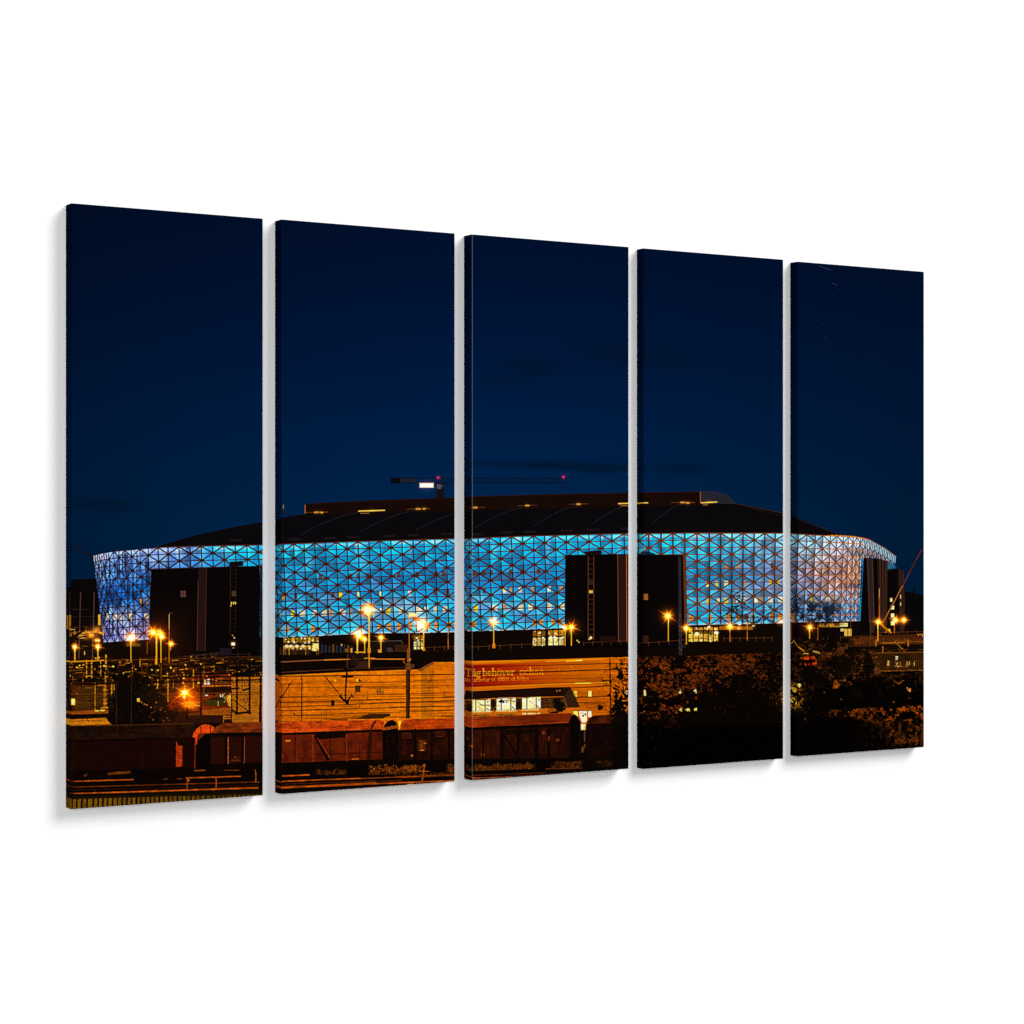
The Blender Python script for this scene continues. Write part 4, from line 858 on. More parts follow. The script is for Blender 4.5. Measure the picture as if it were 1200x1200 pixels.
# dark lineside pole at the far left edge
poly([(76, 868), (87, 868), (87, 934), (76, 936)], (26, 13, 6), .55, 3)

# ---- right-hand canvases: hall behind trees -------------------------------------------
kk = win(738, 755, 1130, 1000); s2, X2, Y2 = kk
put(s2, np.clip((Y2 - 768) / 2, 0, 1) * np.clip((930 - X2) / 10, 0, 1), (9, 4, 2))
wall_m = np.clip((Y2 - lerpx(X2, [(738, 768.6), (800, 769), (830, 767), (930, 764)])) / 1.0, 0, 1) * np.clip((846 - Y2) / 6, 0, 1)
wc = np.interp(X2, [738, 770, 850, 900, 930], [.92, .78, .66, .48, .38])
leaf = noise(X2, Y2, 3.2, 2.7, 621) * .34 + noise(X2, Y2, 1.4, 1.25, 623) * .38 + noise(X2, Y2, 14, 9, 627) * .34
thr = np.interp(X2, [738, 748, 760, 785, 797, 815, 838, 860, 930], [.455, .48, .525, .54, .57, .52, .535, .55, .56]) + np.interp(Y2, [768, 776, 800, 826, 848], [.0, -.02, .0, .05, .14])
thr = thr + .10 * np.exp(-((X2 - 797) / 10) ** 2 - ((Y2 - 772) / 9) ** 2) + np.clip((X2 - 838 + (Y2 - 800) * 1.3) / 60, 0, .17) * np.clip((Y2 - 790) / 14, 0, 1)
dim = .55 + .6 * noise(X2, Y2, 5, 4, 631)
put(s2, wall_m * np.clip((leaf - thr + .09) * 5, 0, 1) * .34, (92, 36, 6))
put(s2, wall_m * np.clip((leaf - thr) * 9, 0, 1) * np.clip(wc * dim * .84, 0, 1), (150, 64, 10))
put(s2, wall_m * np.clip((noise(X2, Y2, 1.3, 1.2, 633) - .62) * 8, 0, 1) * .65, (8, 4, 2))
for k in range(330):
    rr = R8(15000 + k); x = rr.uniform(748, 915); y = rr.uniform(772, 842); an = rr.uniform(-.9, .9)
    line(x, y, x + 3 * math.cos(an), y + 3 * math.sin(an), rr.uniform(.5, 1.1), (7, 4, 3), .75)
for x, y in ((755.5, 812), (796.6, 810.6), (814.4, 810)):
    for k in range(12):
        rr = R8(int(x * 7) + k); rect(x + rr.uniform(-1.8, 1.4), y + rr.uniform(-3.6, 3.4), x + rr.uniform(1, 1.9), y + rr.uniform(3, 4) - rr.random() * 5, (255, 232, 140), .25 if x == 796.6 else .55, .5)
for x0, x1, y in ((796, 801, 832), (803, 809, 831.8), (813, 817.4, 831.8)):
    for k in range(6):
        rr = R8(int(x0) + k); xx = rr.uniform(x0, x1 - 1); rect(xx, y - rr.uniform(1, 2), xx + 1.4, y + rr.uniform(.4, 2), (255, 214, 90), .8, .6)
for x, y in ((751, 836), (754.8, 834)): disc(x, y, .9, (206, 104, 24), .9)
rect(829, 784, 833, 788, (120, 30, 8), .4, 2); line(820, 779.6, 851, 779.2, .6, (110, 46, 6), .5)
# edge of the same trees on the third canvas
kk = win(700, 770, 746, 905); s2, X2, Y2 = kk
lf = noise(X2, Y2, 3.0, 2.4, 641) * .36 + noise(X2, Y2, 1.4, 1.2, 643) * .36 + noise(X2, Y2, 9, 9, 645) * .32
den_ = np.interp(Y2, [772, 785, 800, 815, 830, 845], [-.30, -.05, .02, .08, .16, .2]) + np.interp(X2, [700, 714, 722, 730, 740], [-.6, -.26, -.02, .03, .06])
put(s2, np.clip((lf - .50 + den_) * 9, 0, 1), (12, 6, 4))
put(s2, np.clip((Y2 - 846) / 8, 0, 1) * np.clip((X2 - 716) / 14, 0, 1) * .9, (8, 4, 3))
bush(727, 792, 4.6, 7, (14, 7, 4), 651, .22, 1, 2); bush(722, 783, 6, 3, (16, 8, 4), 653, .42, .9, 1.6); line(728, 785, 731, 812, .9, (14, 7, 4))
for x, y in ((733, 811), (735, 809.6), (734.4, 812.8)): disc(x, y, 1.1, (255, 196, 120), .8)
kk = win(736, 838, 930, 1000); s2, X2, Y2 = kk
put(s2, np.clip((Y2 - 846) / 8, 0, 1), (2, 1, 1))
put(s2, .5 * np.clip((fbm(X2, Y2, 5, 661) - .62) * 8, 0, 1) * np.clip((868 - Y2) / 20, 0, 1) * np.clip((830 - X2) / 40, 0, 1), (60, 22, 4))
for k in range(16):
    rr = R8(670 + k); disc(rr.uniform(748, 780), rr.uniform(850, 896), rr.uniform(.5, 1.3), (60, 24, 4), rr.uniform(.1, .5))
# branches in front of the facade
def twig(cx_, cy_, rx, ry, seed, a, thr=.52):
    kk = win(cx_ - rx, cy_ - ry, cx_ + rx, cy_ + ry); s2, X2, Y2 = kk
    r = np.sqrt(((X2 - cx_) / rx) ** 2 + ((Y2 - cy_) / ry) ** 2)
    v = noise(X2, Y2, 3.4, 2.6, seed) * .5 + noise(X2, Y2, 1.2, 1.0, seed + 1) * .5
    put(s2, np.clip((v - thr) * 7, 0, 1) * np.clip(1.25 - r, 0, 1) * a, (10, 12, 18))
twig(866, 712, 16, 22, 681, .75); twig(851, 722, 16, 10, 683, .7); twig(885, 726, 30, 10, 685, .75); twig(864, 699, 8, 8, 687, .8, .44); twig(905, 716, 16, 16, 689, .55); twig(945, 716, 26, 22, 691, .75); twig(962, 722, 22, 14, 693, .7)
k = win(920, 690, 1000, 732); s2, X2, Y2 = k
put(s2, np.clip((fbm(X2, Y2, 9, 697) - .44) * 6, 0, .8) * np.clip((Y2 - 700) / 12, 0, 1) * np.clip((994 - X2) / 18, 0, 1) * np.clip((X2 - 926) / 6, 0, 1), (12, 20, 36)); twig(932, 712, 12, 24, 695, .6)
# last canvas: yard, sheds, foliage
kk = win(918, 726, 1130, 1000); s2, X2, Y2 = kk
put(s2, .75 * np.clip((Y2 - 762) / 30, 0, 1), (1, 1, 1))
n1 = fbm(X2, Y2, 9, 701, 1.6); n2 = noise(X2, Y2, 2.6, 2.0, 703); n3 = noise(X2, Y2, 14, 1.4, 705)
den_ = np.clip((Y2 - 745) / 6, 0, 1) * np.clip((850 - Y2) / 10, 0, 1)
put(s2, den_ * np.clip((n1 - .40) * 3, 0, 1) * np.clip(n2 * 1.9 - .5, 0, 1) * np.interp(Y2, [745, 780, 800, 820], [.95, .8, .5, .04]), (100, 50, 14))
poly([(1000, 748.6), (1030, 744.6), (1130, 741), (1130, 756), (1030, 757.6), (1000, 758)], (74, 34, 10), .85, 1.5)
kk = win(995, 738, 1130, 760); s2, X2, Y2 = kk
put(s2, np.clip(noise(X2, Y2, 1.4, 1.2, 711) - .45, 0, .5) * np.clip((Y2 - 745) / 3, 0, 1) * np.clip((757 - Y2) / 3, 0, 1), (150, 78, 20))
poly([(1022, 756), (1130, 754), (1130, 760), (1022, 760.6)], (15, 7, 4), .9, 1); poly([(1026, 764.4), (1130, 762.6), (1130, 784), (1026, 785)], (48, 26, 7), .9, 1)
for k in range(22): line(1064 + k * 1.1, 766, 1064 + k * 1.1, 781, .5, (84, 46, 10) if k % 2 else (26, 14, 4), .7)
line(1026, 765.4, 1130, 763.4, 1.0, (140, 76, 12), .7); line(1030, 786.4, 1130, 784.4, 1.1, (150, 82, 12), .8); line(1034, 753.6, 1060, 753, 1.4, (176, 98, 12), .85); line(1048, 751, 1084, 752.6, .8, (150, 84, 12), .7); line(1058, 760, 1059.6, 764, 1.2, (150, 84, 14), .8)
line(1064.2, 750, 1064.2, 757, 1.2, (214, 124, 12), .9); path([(1076, 745), (1076, 743.6), (1081, 743.4), (1081, 746)], 1.1, (196, 116, 20), .9); line(1026.6, 750, 1026.6, 757, 1.2, (206, 120, 12), .9); line(1034.6, 758, 1034.6, 764, 1.4, (196, 110, 12), .85)
rect(1049.4, 769, 1052.4, 773.6, (255, 236, 170)); rect(1039.4, 774, 1042, 780, (206, 160, 70), .9, 1)
for k in range(26):
    rr = R8(720 + k); x = rr.uniform(1047, 1058); y = rr.uniform(775, 781); rect(x, y, x + rr.uniform(.6, 1.8), y + rr.uniform(.5, 1.6), (196, 140, 60), rr.uniform(.3, .9), .6)
for x in (1063, 1065.6, 1071.4): line(x, 775.6, x, 780, 1.1, (206, 150, 70), .85)
for k in range(10):
    a_ = 1049 + k * .95; line(a_, 752.4 + k * .95, a_ + 1, 753 + k * .95, 1.4, (196, 120, 24) if k % 2 == 0 else (30, 14, 4), .9)
path([(1031, 729), (1036, 735), (1041, 739), (1044, 741.4)], 2.2, (206, 122, 10), .9); line(1042, 737.6, 1043, 739, 1.8, (255, 180, 20)); line(1034, 728, 1038, 738, 1.0, (150, 84, 12), .8); disc(1038, 740.6, 1.1, (206, 116, 16), .8)
for k in range(70):
    rr = R8(740 + k); x = rr.uniform(1000, 1086); y = rr.uniform(744, 788)
    line(x, y, x + rr.uniform(1, 7), y - .2, rr.uniform(.5, 1.0), (150, 80, 14) if rr.random() < .6 else (24, 12, 4), rr.uniform(.2, .7))
for x, y0, y1 in ((1020, 727, 756), (1002, 760, 790), ): line(x, y0, x, y1, .9, (104, 60, 34) if x > 1010 else (60, 30, 12), .7)
for x0, x1, y in ((942, 948.6, 771.4), (951, 955, 771.2), (943, 949, 779), (951.6, 957, 778)):
    rect(x0, y - 1.7, x1, y + 1.7, (206, 50, 10), .9, 1.2)
path([(926, 755), (929, 751.4), (933, 756), (938, 760), (942, 763)], 1.4, (200, 122, 20), .9); line(942, 765.8, 947, 766, 1.3, (220, 160, 60), .8)
for x in (953.6, 956.4, 959): disc(x, 763 + (x - 953) * .2, 1.1, (210, 170, 90), .85, .8, .6)
line(954, 764.4, 961, 765.6, 1.0, (206, 150, 60), .8); line(958.6, 733, 958.4, 750, 1.1, (150, 84, 20), .8)
for k in range(60):
    rr = R8(760 + k); disc(rr.uniform(930, 1032), rr.uniform(748, 800), rr.uniform(.5, 1.4), (200, 112, 30) if k % 3 == 0 else (96, 52, 16), rr.uniform(.2, .75))
poly([(1018, 784), (1032, 783), (1032, 790), (1018, 790)], (92, 46, 26), .7, 1.5)
for x, y in ((1014.6, 778.2), (1019.6, 778.4)): disc(x, y, .8, (225, 190, 110), .9)
for k in range(90):
    rr = R8(860 + k); x = rr.uniform(972, 1030); y = 782 + rr.random() * 12; disc(x, y, rr.uniform(.5, 1.8), (120, 58, 22), rr.uniform(.15, .6), 1.0, .7)
poly([(977, 798), (980, 796.6), (984.6, 803), (981, 807), (976, 806.6)], (170, 82, 16), .75, 1.6); poly([(983, 797), (990, 794.6), (991.4, 798), (986, 798.6)], (196, 98, 20), .75, 1.4); disc(997, 801.6, 1.6, (96, 44, 10), .7)
path([(1048, 797.8), (1053, 801.6), (1058.6, 797.6)], 1.4, (132, 64, 10), .8)
for k in range(9):
    rr = R8(880 + k); disc(1065.6 + rr.normal(0, 1.8), 808 + rr.normal(0, 1.8), rr.uniform(.5, 1.2), (210, 110, 30) if k % 3 else (255, 200, 110), .8)
disc(1066, 818, 1.8, (74, 28, 6), .8, 1, .6); disc(1047.6, 823, .7, (160, 90, 16), .8); disc(985.6, 819.6, 1.6, (110, 50, 12), .7, 1, .6)
# glowing leaves round a hidden lamp
kk = win(908, 796, 950, 842); s2, X2, Y2 = kk
v = noise(X2, Y2, 3, 3, 771) * .5 + noise(X2, Y2, 1.3, 1.3, 773) * .5
r1 = np.exp(-((X2 - 928) / 9) ** 2 - ((Y2 - 817) / 11) ** 2)
put(s2, np.clip((v - .44) * 8, 0, 1) * np.clip(r1 * 1.7, 0, 1), (226, 122, 12)); put(s2, np.clip((v - .55) * 9, 0, 1) * np.clip(r1 * 1.4, 0, 1), (255, 206, 70))
disc(936.6, 803.6, 2.4, (255, 224, 110), .85, 1.4); disc(935, 806, 1.0, (40, 20, 4), .8)
for k in range(26):
    rr = R8(780 + k); disc(rr.uniform(926, 966), rr.uniform(808, 850), rr.uniform(.4, 1.1), (150, 70, 10), rr.uniform(.15, .6))
# lit leaf bank low on the right
kk = win(950, 818, 1130, 900); s2, X2, Y2 = kk
lf = noise(X2, Y2, 3.8, 3, 791) * .36 + noise(X2, Y2, 1.5, 1.3, 793) * .38 + noise(X2, Y2, 14, 9, 795) * .32
bd = lerpx(X2, [(950, 834), (985, 830), (1030, 828), (1060, 826), (1130, 824)])
en = np.clip((Y2 - bd) / 3, 0, 1) * np.clip((lerpx(X2, [(950, 838), (975, 842), (1010, 846), (1030, 852), (1045, 874), (1086, 880)]) - Y2) / 5, 0, 1)
kf = np.interp(X2, [955, 985, 1030, 1060, 1086], [.2, .62, .62, .95, .9]) * np.interp(Y2, [826, 842, 846, 880], [1, 1, .62, .5])
put(s2, en * kf * np.clip((lf - .52) * 8, 0, 1) * (.5 + .7 * noise(X2, Y2, 4, 3, 799)), (176, 74, 10)); put(s2, en * kf * np.clip((lf - .46) * 5, 0, 1) * .3, (96, 36, 6))
kk = win(1000, 838, 1130, 882); s2, X2, Y2 = kk
put(s2, .4 * np.clip((noise(X2, Y2, 3.4, 4.4, 797) - .55) * 7, 0, 1) * np.interp(X2, [1000, 1035, 1080], [0, .5, 1]) * np.clip((Y2 - 842) / 4, 0, 1) * np.clip((878 - Y2) / 6, 0, 1), (120, 56, 10))
rect(1056, 845, 1064, 857.6, (7, 3, 2), .92, 1.6)
bush(985, 782, 22, 24, (10, 5, 3), 801, .42, .9); bush(1018, 780, 10, 22, (9, 5, 3), 805, .36, .9); bush(950, 790, 24, 18, (8, 4, 3), 807, .46, .9); bush(974, 754, 9, 12, (9, 5, 3), 811, .34, .9); bush(940, 744, 12, 14, (12, 6, 4), 813, .46, .8); bush(1000, 764, 12, 12, (10, 5, 3), 815, .5, .8)

# ---- grime and broken edges over the whole yard (drawn detail is shifted by a fraction of a leaf)
c0 = int(np.searchsorted(XC, 60)); c1 = int(np.searchsorted(XC, 1100)); r0 = int(row_of(1000, 752)); r1 = NH
Xg = XC[None, c0:c1] + np.zeros((r1 - r0, 1), np.float32); Yg = ((Vr[r0:r1, None] * KC[None, c0:c1] - h5) / h4).astype(np.float32)
amp = np.clip((Yg - 764) / 8, 0, 1) * np.where((Yg > 806) & (Yg < 848) & (Xg > 548) & (Xg < 700), .35, 1.0) * np.where((Yg < 806) & (Xg > 536) & (Xg < 700), .12, 1.0) * np.interp(Xg, [60, 690, 740], [.5, .5, 1.0])
gx = ((noise(Xg, Yg, 2.2, 2.2, 951) - .5) * 3.0 + (noise(Xg, Yg, .9, .9, 953) - .5) * 2.0) * amp
gy = ((noise(Xg, Yg, 2.6, 2.0, 955) - .5) * 2.0 + (noise(Xg, Yg, 1.0, .8, 957) - .5) * 1.5) * amp
ri = np.clip(np.arange(r0, r1)[:, None] + np.round(gy).astype(int), 0, NH - 1); ci = np.clip(np.arange(c0, c1)[None] + np.round(gx).astype(int), 0, NW - 1)
blk = img[ri, ci]
g1 = fbm(Xg, Yg, 3.0, 961, 1.5); g2 = noise(Xg, Yg, 16, .9, 965); g3 = noise(Xg, Yg, .75, .75, 967)
mod = 1 + amp * ((g1 - .5) * .7 + (g2 - .5) * .3 + (g3 - .5) * .36)
img[r0:r1, c0:c1] = np.clip(blk * mod[..., None], 0, 255)
del Xg, Yg, gx, gy, ri, ci, blk, g1, g2, g3, mod

# ---- street lamps over everything -----------------------------------------------------
def post(x, y0, y1, w=1.1, c=(255, 190, 30), a=.95):
    line(x, y0, x, y1, w, np.array(c) * (.95, .84, .8), a, .6)
    line(x, y0 + .55 * (y1 - y0), x, y1, w, (214, 120, 14), .45, .6); line(x, y0, x, y0 + .3 * (y1 - y0), w * .6, (255, 226, 130), .6, .6)
for x, y0, y1, w in ((87.8, 759, 774, 1.5), (114.8, 758, 773, 1.5), (153.4, 750, 776, 1.1), (183.4, 743, 778, 1.8), (188.6, 746, 776, 1.2), (198.2, 720, 776, .9), (199.8, 756, 762, .8)):
    post(x, y0, y1, w, (255, 186, 30) if w > 1 else (190, 104, 36), .95)
line(198.6, 719, 201.4, 718, .8, (110, 62, 40)); line(172.6, 752, 172.4, 766, .8, (150, 80, 20), .8)
glow(186, 752, 20, (20, 8, 0)); glow(216, 812, 22, (26, 10, 0)); glow(100, 760, 16, (18, 8, 0)); star(87.6, 758, 2.0, 9); star(114.6, 757.6, 2.0, 9); star(153.8, 747.6, 3.4, 10, 8, .1); glow(154, 747, 6, (90, 40, 0))
rect(111.4, 749.2, 117, 751.8, (255, 206, 120), .95, 1.4); glow(114, 750.4, 3.4, (150, 70, 6), .7)
star(179.2, 741, 3.0, 16, 8, .35, (255, 120, 8), .95, (.6, .55, .8, .5, .6, 1.0)); star(187.2, 741.4, 2.0, 8, 8, .1); star(189.6, 746, 2.4, 9, 8, .3); star(200.6, 754.4, 1.8, 8, 8, .1); glow(186, 744, 9, (70, 26, 0))
line(183, 741, 188, 741, 1, (255, 190, 60))
for x, y0, y1, w in ((432.6, 712, 764, 1.9), (418.8, 746, 765, 1.9), (427.4, 750, 765, 1.3), (446.4, 749, 764, 1.4), (479.6, 722, 760, .9), (496.4, 735, 762, 1.4), (578.6, 731, 756, 1.3), (525.2, 735, 760, .9), (662.2, 738, 756, 1.1), (669.6, 737, 756, 1.4), (783.2, 725, 751, 1.2), (804.4, 738, 755, 1.2), (855.4, 736, 752, 1.0), (875.6, 731, 750, 1.0), (948.8, 737, 748, 1.1), (1028.8, 731, 751, 1.4), (1030.4, 690, 728, .9), (1048.2, 729, 742, 1.0)):
    c = (255, 214, 90) if w > 1.6 else ((250, 190, 24) if w > 1 else (170, 92, 30))
    post(x, y0, y1, w, c)
line(1028, 700.6, 1031, 700.4, .7, (60, 36, 20)); rect(577, 754, 580.4, 759.6, (210, 116, 16)); rect(495, 760, 498, 762.4, (220, 140, 24))
rect(415.6, 763.6, 428, 765, (220, 150, 30), .9); rect(430.6, 759, 434.6, 765.4, (214, 136, 24), .8); rect(443, 761, 447, 764.8, (226, 150, 26), .85)
disc(431, 715, 9, (214, 120, 50), .45, 7); star(431.4, 714.4, 4.0, 16, 8, .0, (255, 120, 0), .9, (1, .55, .8, .5)); rect(427, 712.8, 434.6, 717, (255, 246, 222), .96, 2.4)
star(420.6, 744.2, 3.4, 12, 8, .4, (255, 120, 8), 1.1); disc(417, 741.6, 2.2, (255, 220, 170), .8, 1.4); glow(420, 744, 6, (100, 46, 0)); star(427.2, 749.2, 2.0, 7); star(446.4, 747.2, 2.2, 10, 8, .25)
rect(479, 719, 488, 722.6, (255, 200, 130), .95, 2.2); glow(483.4, 720.8, 5, (120, 56, 6), .7); disc(488, 725.6, 2.0, (220, 110, 20), .7, 1.6)
star(494.4, 732, 4.0, 12, 8, .3, (255, 120, 8), 1.1); disc(499.6, 731.2, 2.6, (255, 190, 110), .9, 1.6); disc(491, 731.4, 2.4, (255, 226, 190), .8, 1.4); glow(495, 732, 7, (80, 34, 2))
for x, y, c_, r_, ro in ((578.2, 728.6, 3.0, 9, .2), (662.2, 735.8, 1.9, 6, .2), (669.8, 734.8, 2.2, 13, .35), (782.6, 722, 2.9, 13, .55), (804, 736.4, 2.4, 8, .3), (855.4, 734, 2.2, 7, .1), (949, 735.2, 1.9, 10, .2), (1029, 728.8, 2.0, 8, .1), (1049.2, 726.8, 2.3, 9, .3), (1059.4, 726.6, 1.9, 8, .0)):
    star(x, y, c_, r_, 8, ro); glow(x, y, r_ * .55, (52, 20, 0))
glow(915, 728, 3, (200, 96, 10)); glow(928, 727.6, 3, (120, 56, 6)); line(926, 730, 926, 750, .7, (170, 90, 20), .8)

# ---- the print is sharpened a little, like the photograph it was made from
def blur1(a, n):
    c = np.cumsum(np.pad(a, ((n + 1, n), (0, 0), (0, 0)), mode='edge'), 0, dtype=np.float64); a = ((c[2 * n + 1:] - c[:-2 * n - 1]) / (2 * n + 1)).astype(np.float32)
    c = np.cumsum(np.pad(a, ((0, 0), (n + 1, n), (0, 0)), mode='edge'), 1, dtype=np.float64); return ((c[:, 2 * n + 1:] - c[:, :-2 * n - 1]) / (2 * n + 1)).astype(np.float32)
np.clip(img, 0, 255, out=img)
for r0 in range(0, NW, 400):
    a0, a1 = max(0, r0 - 8), min(NW, r0 + 408)
    blk = img[:, a0:a1] if r0 == 0 else np.concatenate([keep, img[:, r0:a1]], 1)
    bl = blur1(blur1(blk, 2), 2)
    res = blk + .85 * (blk - bl)
    keep = img[:, r0 + 392:r0 + 400].copy()
    w0 = r0 - a0
    img[:, r0:min(NW, r0 + 400)] = res[:, w0:w0 + min(NW, r0 + 400) - r0]

# ---- print grain, painted fold highlights ----------------------------------------------------------
np.clip(img, 0, 255, out=img)
rgn = R8(99)
lumv = img.mean(-1, keepdims=True)
img += rgn.normal(0, 1, (NH, NW, 1)).astype(np.float32) * (1.0 + .012 * lumv)
# pale edge highlights painted into the sheet along some left-hand folds
def fold(u, w, col, a):
    c = int((u - U0) / PX); n = int(round(w / PX))
    img[:, c:c + n] = img[:, c:c + n] * (1 - a) + np.array(col, np.float32) * a
PANELS = [  # x0, x1, z0, z1, depth, sheet u0, sheet u1
    (-0.0006, 0.2771, -0.3812, 0.4190, 0.0225, -0.0002, 0.2775),
    (0.3064, 0.5864, -0.3816, 0.4201, 0.0220, 0.3066, 0.5867),
    (0.6150, 0.8958, -0.3817, 0.4206, 0.0235, 0.6162, 0.8972),
    (0.9276, 1.2039, -0.3844, 0.4212, 0.0185, 0.9255, 1.2014),
    (1.2332, 1.5063, -0.3823, 0.4197, 0.0200, 1.2320, 1.5049)]
fold(PANELS[2][5] - .0006, .0015, (150, 158, 168), .72)
fold(PANELS[1][5] - .0005, .0010, (110, 120, 140), .26)
fold(PANELS[4][5] - .0005, .0010, (90, 100, 120), .12)
np.clip(img, 0, 255, out=img)

sheet = bpy.data.images.new('stadium_print_sheet', NW, NH, alpha=False, float_buffer=False)
sheet.colorspace_settings.name = 'sRGB'
buf = np.ones((NH, NW, 4), np.float32); buf[..., :3] = img[::-1] / 255.0
sheet.pixels.foreach_set(buf.ravel()); sheet.update(); sheet.pack()

# ----------------------------------------------------------------------------
# 2. MATERIALS
# ----------------------------------------------------------------------------
INK = 0.77        # paper white of the printed canvas


def new_mat(name):
    m = bpy.data.materials.new(name); m.use_nodes = True
    return m, m.node_tree.nodes, m.node_tree.links, m.node_tree.nodes['Principled BSDF']


def canvas_mat():
    m, N, L, P = new_mat('printed_canvas_ink')
    uv = N.new('ShaderNodeUVMap'); uv.uv_map = 'sheet'
    tx = N.new('ShaderNodeTexImage'); tx.image = sheet; tx.interpolation = 'Cubic'; tx.extension = 'EXTEND'
    L.new(uv.outputs[0], tx.inputs['Vector'])
    sc = N.new('ShaderNodeMix'); sc.data_type = 'RGBA'; sc.blend_type = 'MULTIPLY'; sc.inputs['Factor'].default_value = 1
    sc.inputs['B'].default_value = (INK, INK, INK, 1)
    L.new(tx.outputs['Color'], sc.inputs['A']); L.new(sc.outputs['Result'], P.inputs['Base Color'])
    P.inputs['Roughness'].default_value = .85; P.inputs['Specular IOR Level'].default_value = .0
    # woven thread relief
    tc = N.new('ShaderNodeTexCoord')
    w1 = N.new('ShaderNodeTexWave'); w1.wave_type = 'BANDS'; w1.bands_direction = 'X'; w1.inputs['Scale'].default_value = 260
    w2 = N.new('ShaderNodeTexWave'); w2.wave_type = 'BANDS'; w2.bands_direction = 'Z'; w2.inputs['Scale'].default_value = 260
    ad = N.new('ShaderNodeMath'); ad.operation = 'ADD'
    for w in (w1, w2): L.new(tc.outputs['Object'], w.inputs['Vector'])
    L.new(w1.outputs['Fac'], ad.inputs[0]); L.new(w2.outputs['Fac'], ad.inputs[1])
    bp = N.new('ShaderNodeBump'); bp.inputs['Strength'].default_value = .05; bp.inputs['Distance'].default_value = .0003
    L.new(ad.outputs[0], bp.inputs['Height']); L.new(bp.outputs[0], P.inputs['Normal'])
    return m


def wall_mat():
    m, N, L, P = new_mat('white_wall_paint')
    tc = N.new('ShaderNodeTexCoord'); nz = N.new('ShaderNodeTexNoise'); nz.inputs['Scale'].default_value = 180; nz.inputs['Detail'].default_value = 3
    L.new(tc.outputs['Object'], nz.inputs['Vector'])
    rp = N.new('ShaderNodeValToRGB'); rp.color_ramp.elements[0].color = (.835, .835, .835, 1); rp.color_ramp.elements[1].color = (.85, .85, .85, 1)
    L.new(nz.outputs['Fac'], rp.inputs['Fac']); L.new(rp.outputs['Color'], P.inputs['Base Color'])
    P.inputs['Roughness'].default_value = .9; P.inputs['Specular IOR Level'].default_value = .1
    bp = N.new('ShaderNodeBump'); bp.inputs['Strength'].default_value = .03; bp.inputs['Distance'].default_value = .0005
    L.new(nz.outputs['Fac'], bp.inputs['Height']); L.new(bp.outputs[0], P.inputs['Normal'])
    return m


M_CANVAS = canvas_mat(); M_WALL = wall_mat()

# ----------------------------------------------------------------------------
# 3. OBJECTS
# ----------------------------------------------------------------------------
COL = scene.collection


def link(name, me, mat, parent=None):
    o = bpy.data.objects.new(name, me); COL.objects.link(o)
    me.materials.append(mat)
    if parent is not None: o.parent = parent
    return o


def mesh_from(name, verts, faces, uvs, smooth):
    me = bpy.data.meshes.new(name); me.from_pydata(verts, [], faces); me.update()
    lay_ = me.uv_layers.new(name='sheet')
    for p in me.polygons:
        for li in p.loop_indices:
            lay_.data[li].uv = uvs[me.loops[li].vertex_index]
    me.polygons.foreach_set('use_smooth', [smooth] * len(me.polygons))
    return me


def sheet_uv(u, v): return ((u - U0) / (U1 - U0), (v - V0) / (V1 - V0))


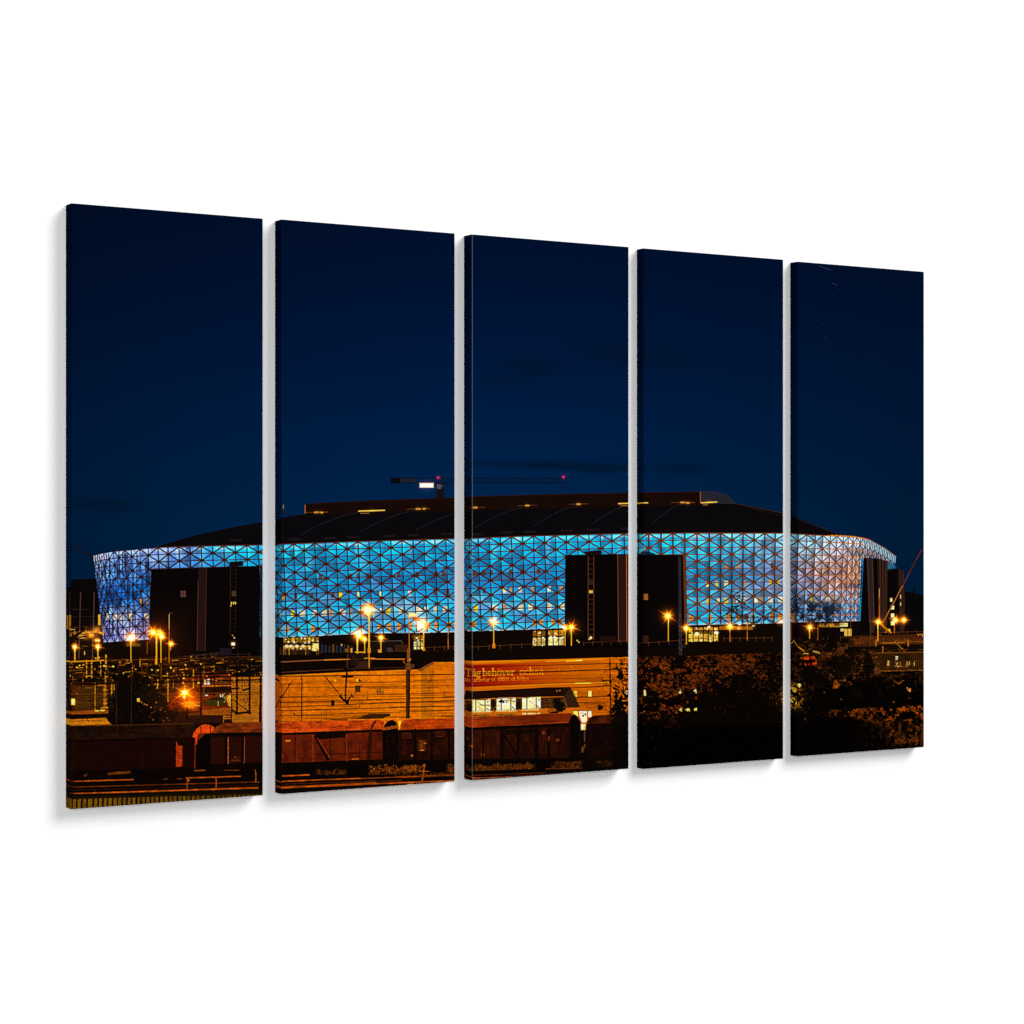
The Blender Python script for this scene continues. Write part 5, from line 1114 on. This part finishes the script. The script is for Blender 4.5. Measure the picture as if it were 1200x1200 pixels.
def make_panel(i, label):
    x0, x1, z0, z1, dep, p0, p1 = PANELS[i]
    root = bpy.data.objects.new('canvas_panel', None); COL.objects.link(root)
    root.location = (x0, 0, z0); root.empty_display_size = .05
    root['label'] = label; root['category'] = 'canvas print'; root['group'] = 'canvas panels of the five-part stadium picture'
    W_, H_ = x1 - x0, z1 - z0
    k = (p1 - p0) / W_
    r = .0012                                  # radius of the folded canvas edge
    # printed front face, its border rolled over the fold
    prof = [(0.0, 0.0)] + [(r * math.sin(a), r * (1 - math.cos(a))) for a in np.linspace(0, math.pi / 4, 4)[1:]]
    def ring(inset_in, y):                      # rectangle grown outward from the flat face
        return [(inset_in, y, inset_in), (W_ - inset_in, y, inset_in), (W_ - inset_in, y, H_ - inset_in), (inset_in, y, H_ - inset_in)]
    vs, fs_, uv = [], [], []
    for (o_, d_) in prof:
        vs += ring(r - o_, -dep + d_)
    n = len(prof)
    fs_.append((0, 1, 2, 3))
    for a in range(n - 1):
        for q in range(4):
            fs_.append((a * 4 + q, (a + 1) * 4 + q, (a + 1) * 4 + (q + 1) % 4, a * 4 + (q + 1) % 4))
    fs_ = [fs_[0]] + [tuple(reversed(f)) if False else f for f in fs_[1:]]
    for v in vs: uv.append(sheet_uv(p0 + v[0] * k, z0 + v[2]))
    me = mesh_from('printed_front', vs, fs_, uv, True)
    link('printed_front', me, M_CANVAS, root)
    # the picture carries on round the four sides back to the wall
    vs, fs_, uv = [], [], []
    prof2 = [(r * math.sin(a), r * (1 - math.cos(a))) for a in np.linspace(math.pi / 4, math.pi / 2, 4)] + [(r, dep * .5), (r, dep - .0004)]
    corners = [(0, 0), (1, 0), (1, 1), (0, 1)]
    for q in range(4):                          # bottom, right, top, left strips, each with its own unfolded uv
        A, B = corners[q], corners[(q + 1) % 4]
        b0 = len(vs)
        for (o_, d_) in prof2:
            ins = r - o_
            for (cx_, cz_) in (A, B):
                X_ = ins if cx_ == 0 else W_ - ins; Z_ = ins if cz_ == 0 else H_ - ins
                vs.append((X_, -dep + d_, Z_))
                s_ = d_                          # distance travelled round the fold
                pu = p0 + X_ * k; pv = z0 + Z_
                if q == 0: pv = z0 - s_
                elif q == 1: pu = p1 + s_
                elif q == 2: pv = z1 + s_
                else: pu = p0 - s_
                uv.append(sheet_uv(pu, pv))
        for a in range(len(prof2) - 1):
            fs_.append((b0 + a * 2, b0 + a * 2 + 2, b0 + a * 2 + 3, b0 + a * 2 + 1))
    me = mesh_from('wrapped_edge', vs, fs_, uv, True)
    link('wrapped_edge', me, M_CANVAS, root)
    return root


LABELS = [
    "canvas panel showing the stadium's curved left end above dark wagons and a slatted fence",
    "canvas panel showing a floodlit crane cab over cyan lattice, an orange wall and red-brown wagons",
    "canvas panel with a highlight line painted on its left fold, showing a red banner and three lit station windows",
    "canvas panel showing the roof's stepped grey end above lattice and nearly black trees",
    "canvas panel showing the stadium's right end and a slanting crane boom above lit leaves"]
for i_, lb in enumerate(LABELS):
    make_panel(i_, lb)

me = bpy.data.meshes.new('wall')
bm = bmesh.new()
bmesh.ops.create_cube(bm, size=1)
for v in bm.verts:
    v.co.x = .75 + v.co.x * 9.0; v.co.y = .1005 + v.co.y * .2; v.co.z = v.co.z * 6.0
bm.to_mesh(me); bm.free()
wall = link('wall', me, M_WALL)
wall['kind'] = 'structure'; wall['label'] = 'plain bright white wall behind the five canvas panels'

# ----------------------------------------------------------------------------
# 4. LIGHT, CAMERA
# ----------------------------------------------------------------------------
from mathutils import Vector
MID = Vector((.75, 0, .0))


def area(name, direction, dist, size, watts):
    d = bpy.data.lights.new(name, 'AREA'); d.shape = 'DISK'; d.size = size; d.energy = watts; d.color = (1, 1, 1)
    o = bpy.data.objects.new(name, d); COL.objects.link(o)
    o.location = MID + Vector(direction).normalized() * dist
    o.rotation_euler = (MID - o.location).to_track_quat('-Z', 'Y').to_euler()
    return o


area('softbox_key', (.94, -1.0, 1.0), 14.0, 9.6, 2400)
area('added_fill', (-.5, -1.0, .04), 10.0, 4.4, 606)  # added lamp without a visible source, sets how dark the wall shadows get
area('added_side_fill', (-1.0, -.36, .05), 9.0, 2.6, 130)  # added grazing lamp, put in to brighten the left-hand wrapped edges

world = bpy.data.worlds.new('World'); scene.world = world; world.use_nodes = True
world.node_tree.nodes['Background'].inputs['Color'].default_value = (1, 1, 1, 1)
world.node_tree.nodes['Background'].inputs['Strength'].default_value = .08

cam_d = bpy.data.cameras.new('camera'); cam = bpy.data.objects.new('camera', cam_d); COL.objects.link(cam)
cam.location = (-1.036067, -2.77371835, 0.0)
cam.rotation_euler = (math.radians(90), 0, math.radians(-32.02426))
cam_d.sensor_width = 36; cam_d.sensor_fit = 'HORIZONTAL'; cam_d.lens = 36 * 2558.1243 / 1200
cam_d.shift_y = 10 / 1200
cam_d.clip_start = .05; cam_d.clip_end = 100
scene.camera = cam

vs_ = scene.view_settings
vs_.view_transform = 'Standard'; vs_.look = 'None'; vs_.exposure = 0; vs_.gamma = 1; vs_.use_curve_mapping = False
scene.render.engine = 'CYCLES'
scene.cycles.use_denoising = False
scene.cycles.use_adaptive_sampling = False
scene.cycles.filter_width = 1.5
scene.render.film_transparent = False
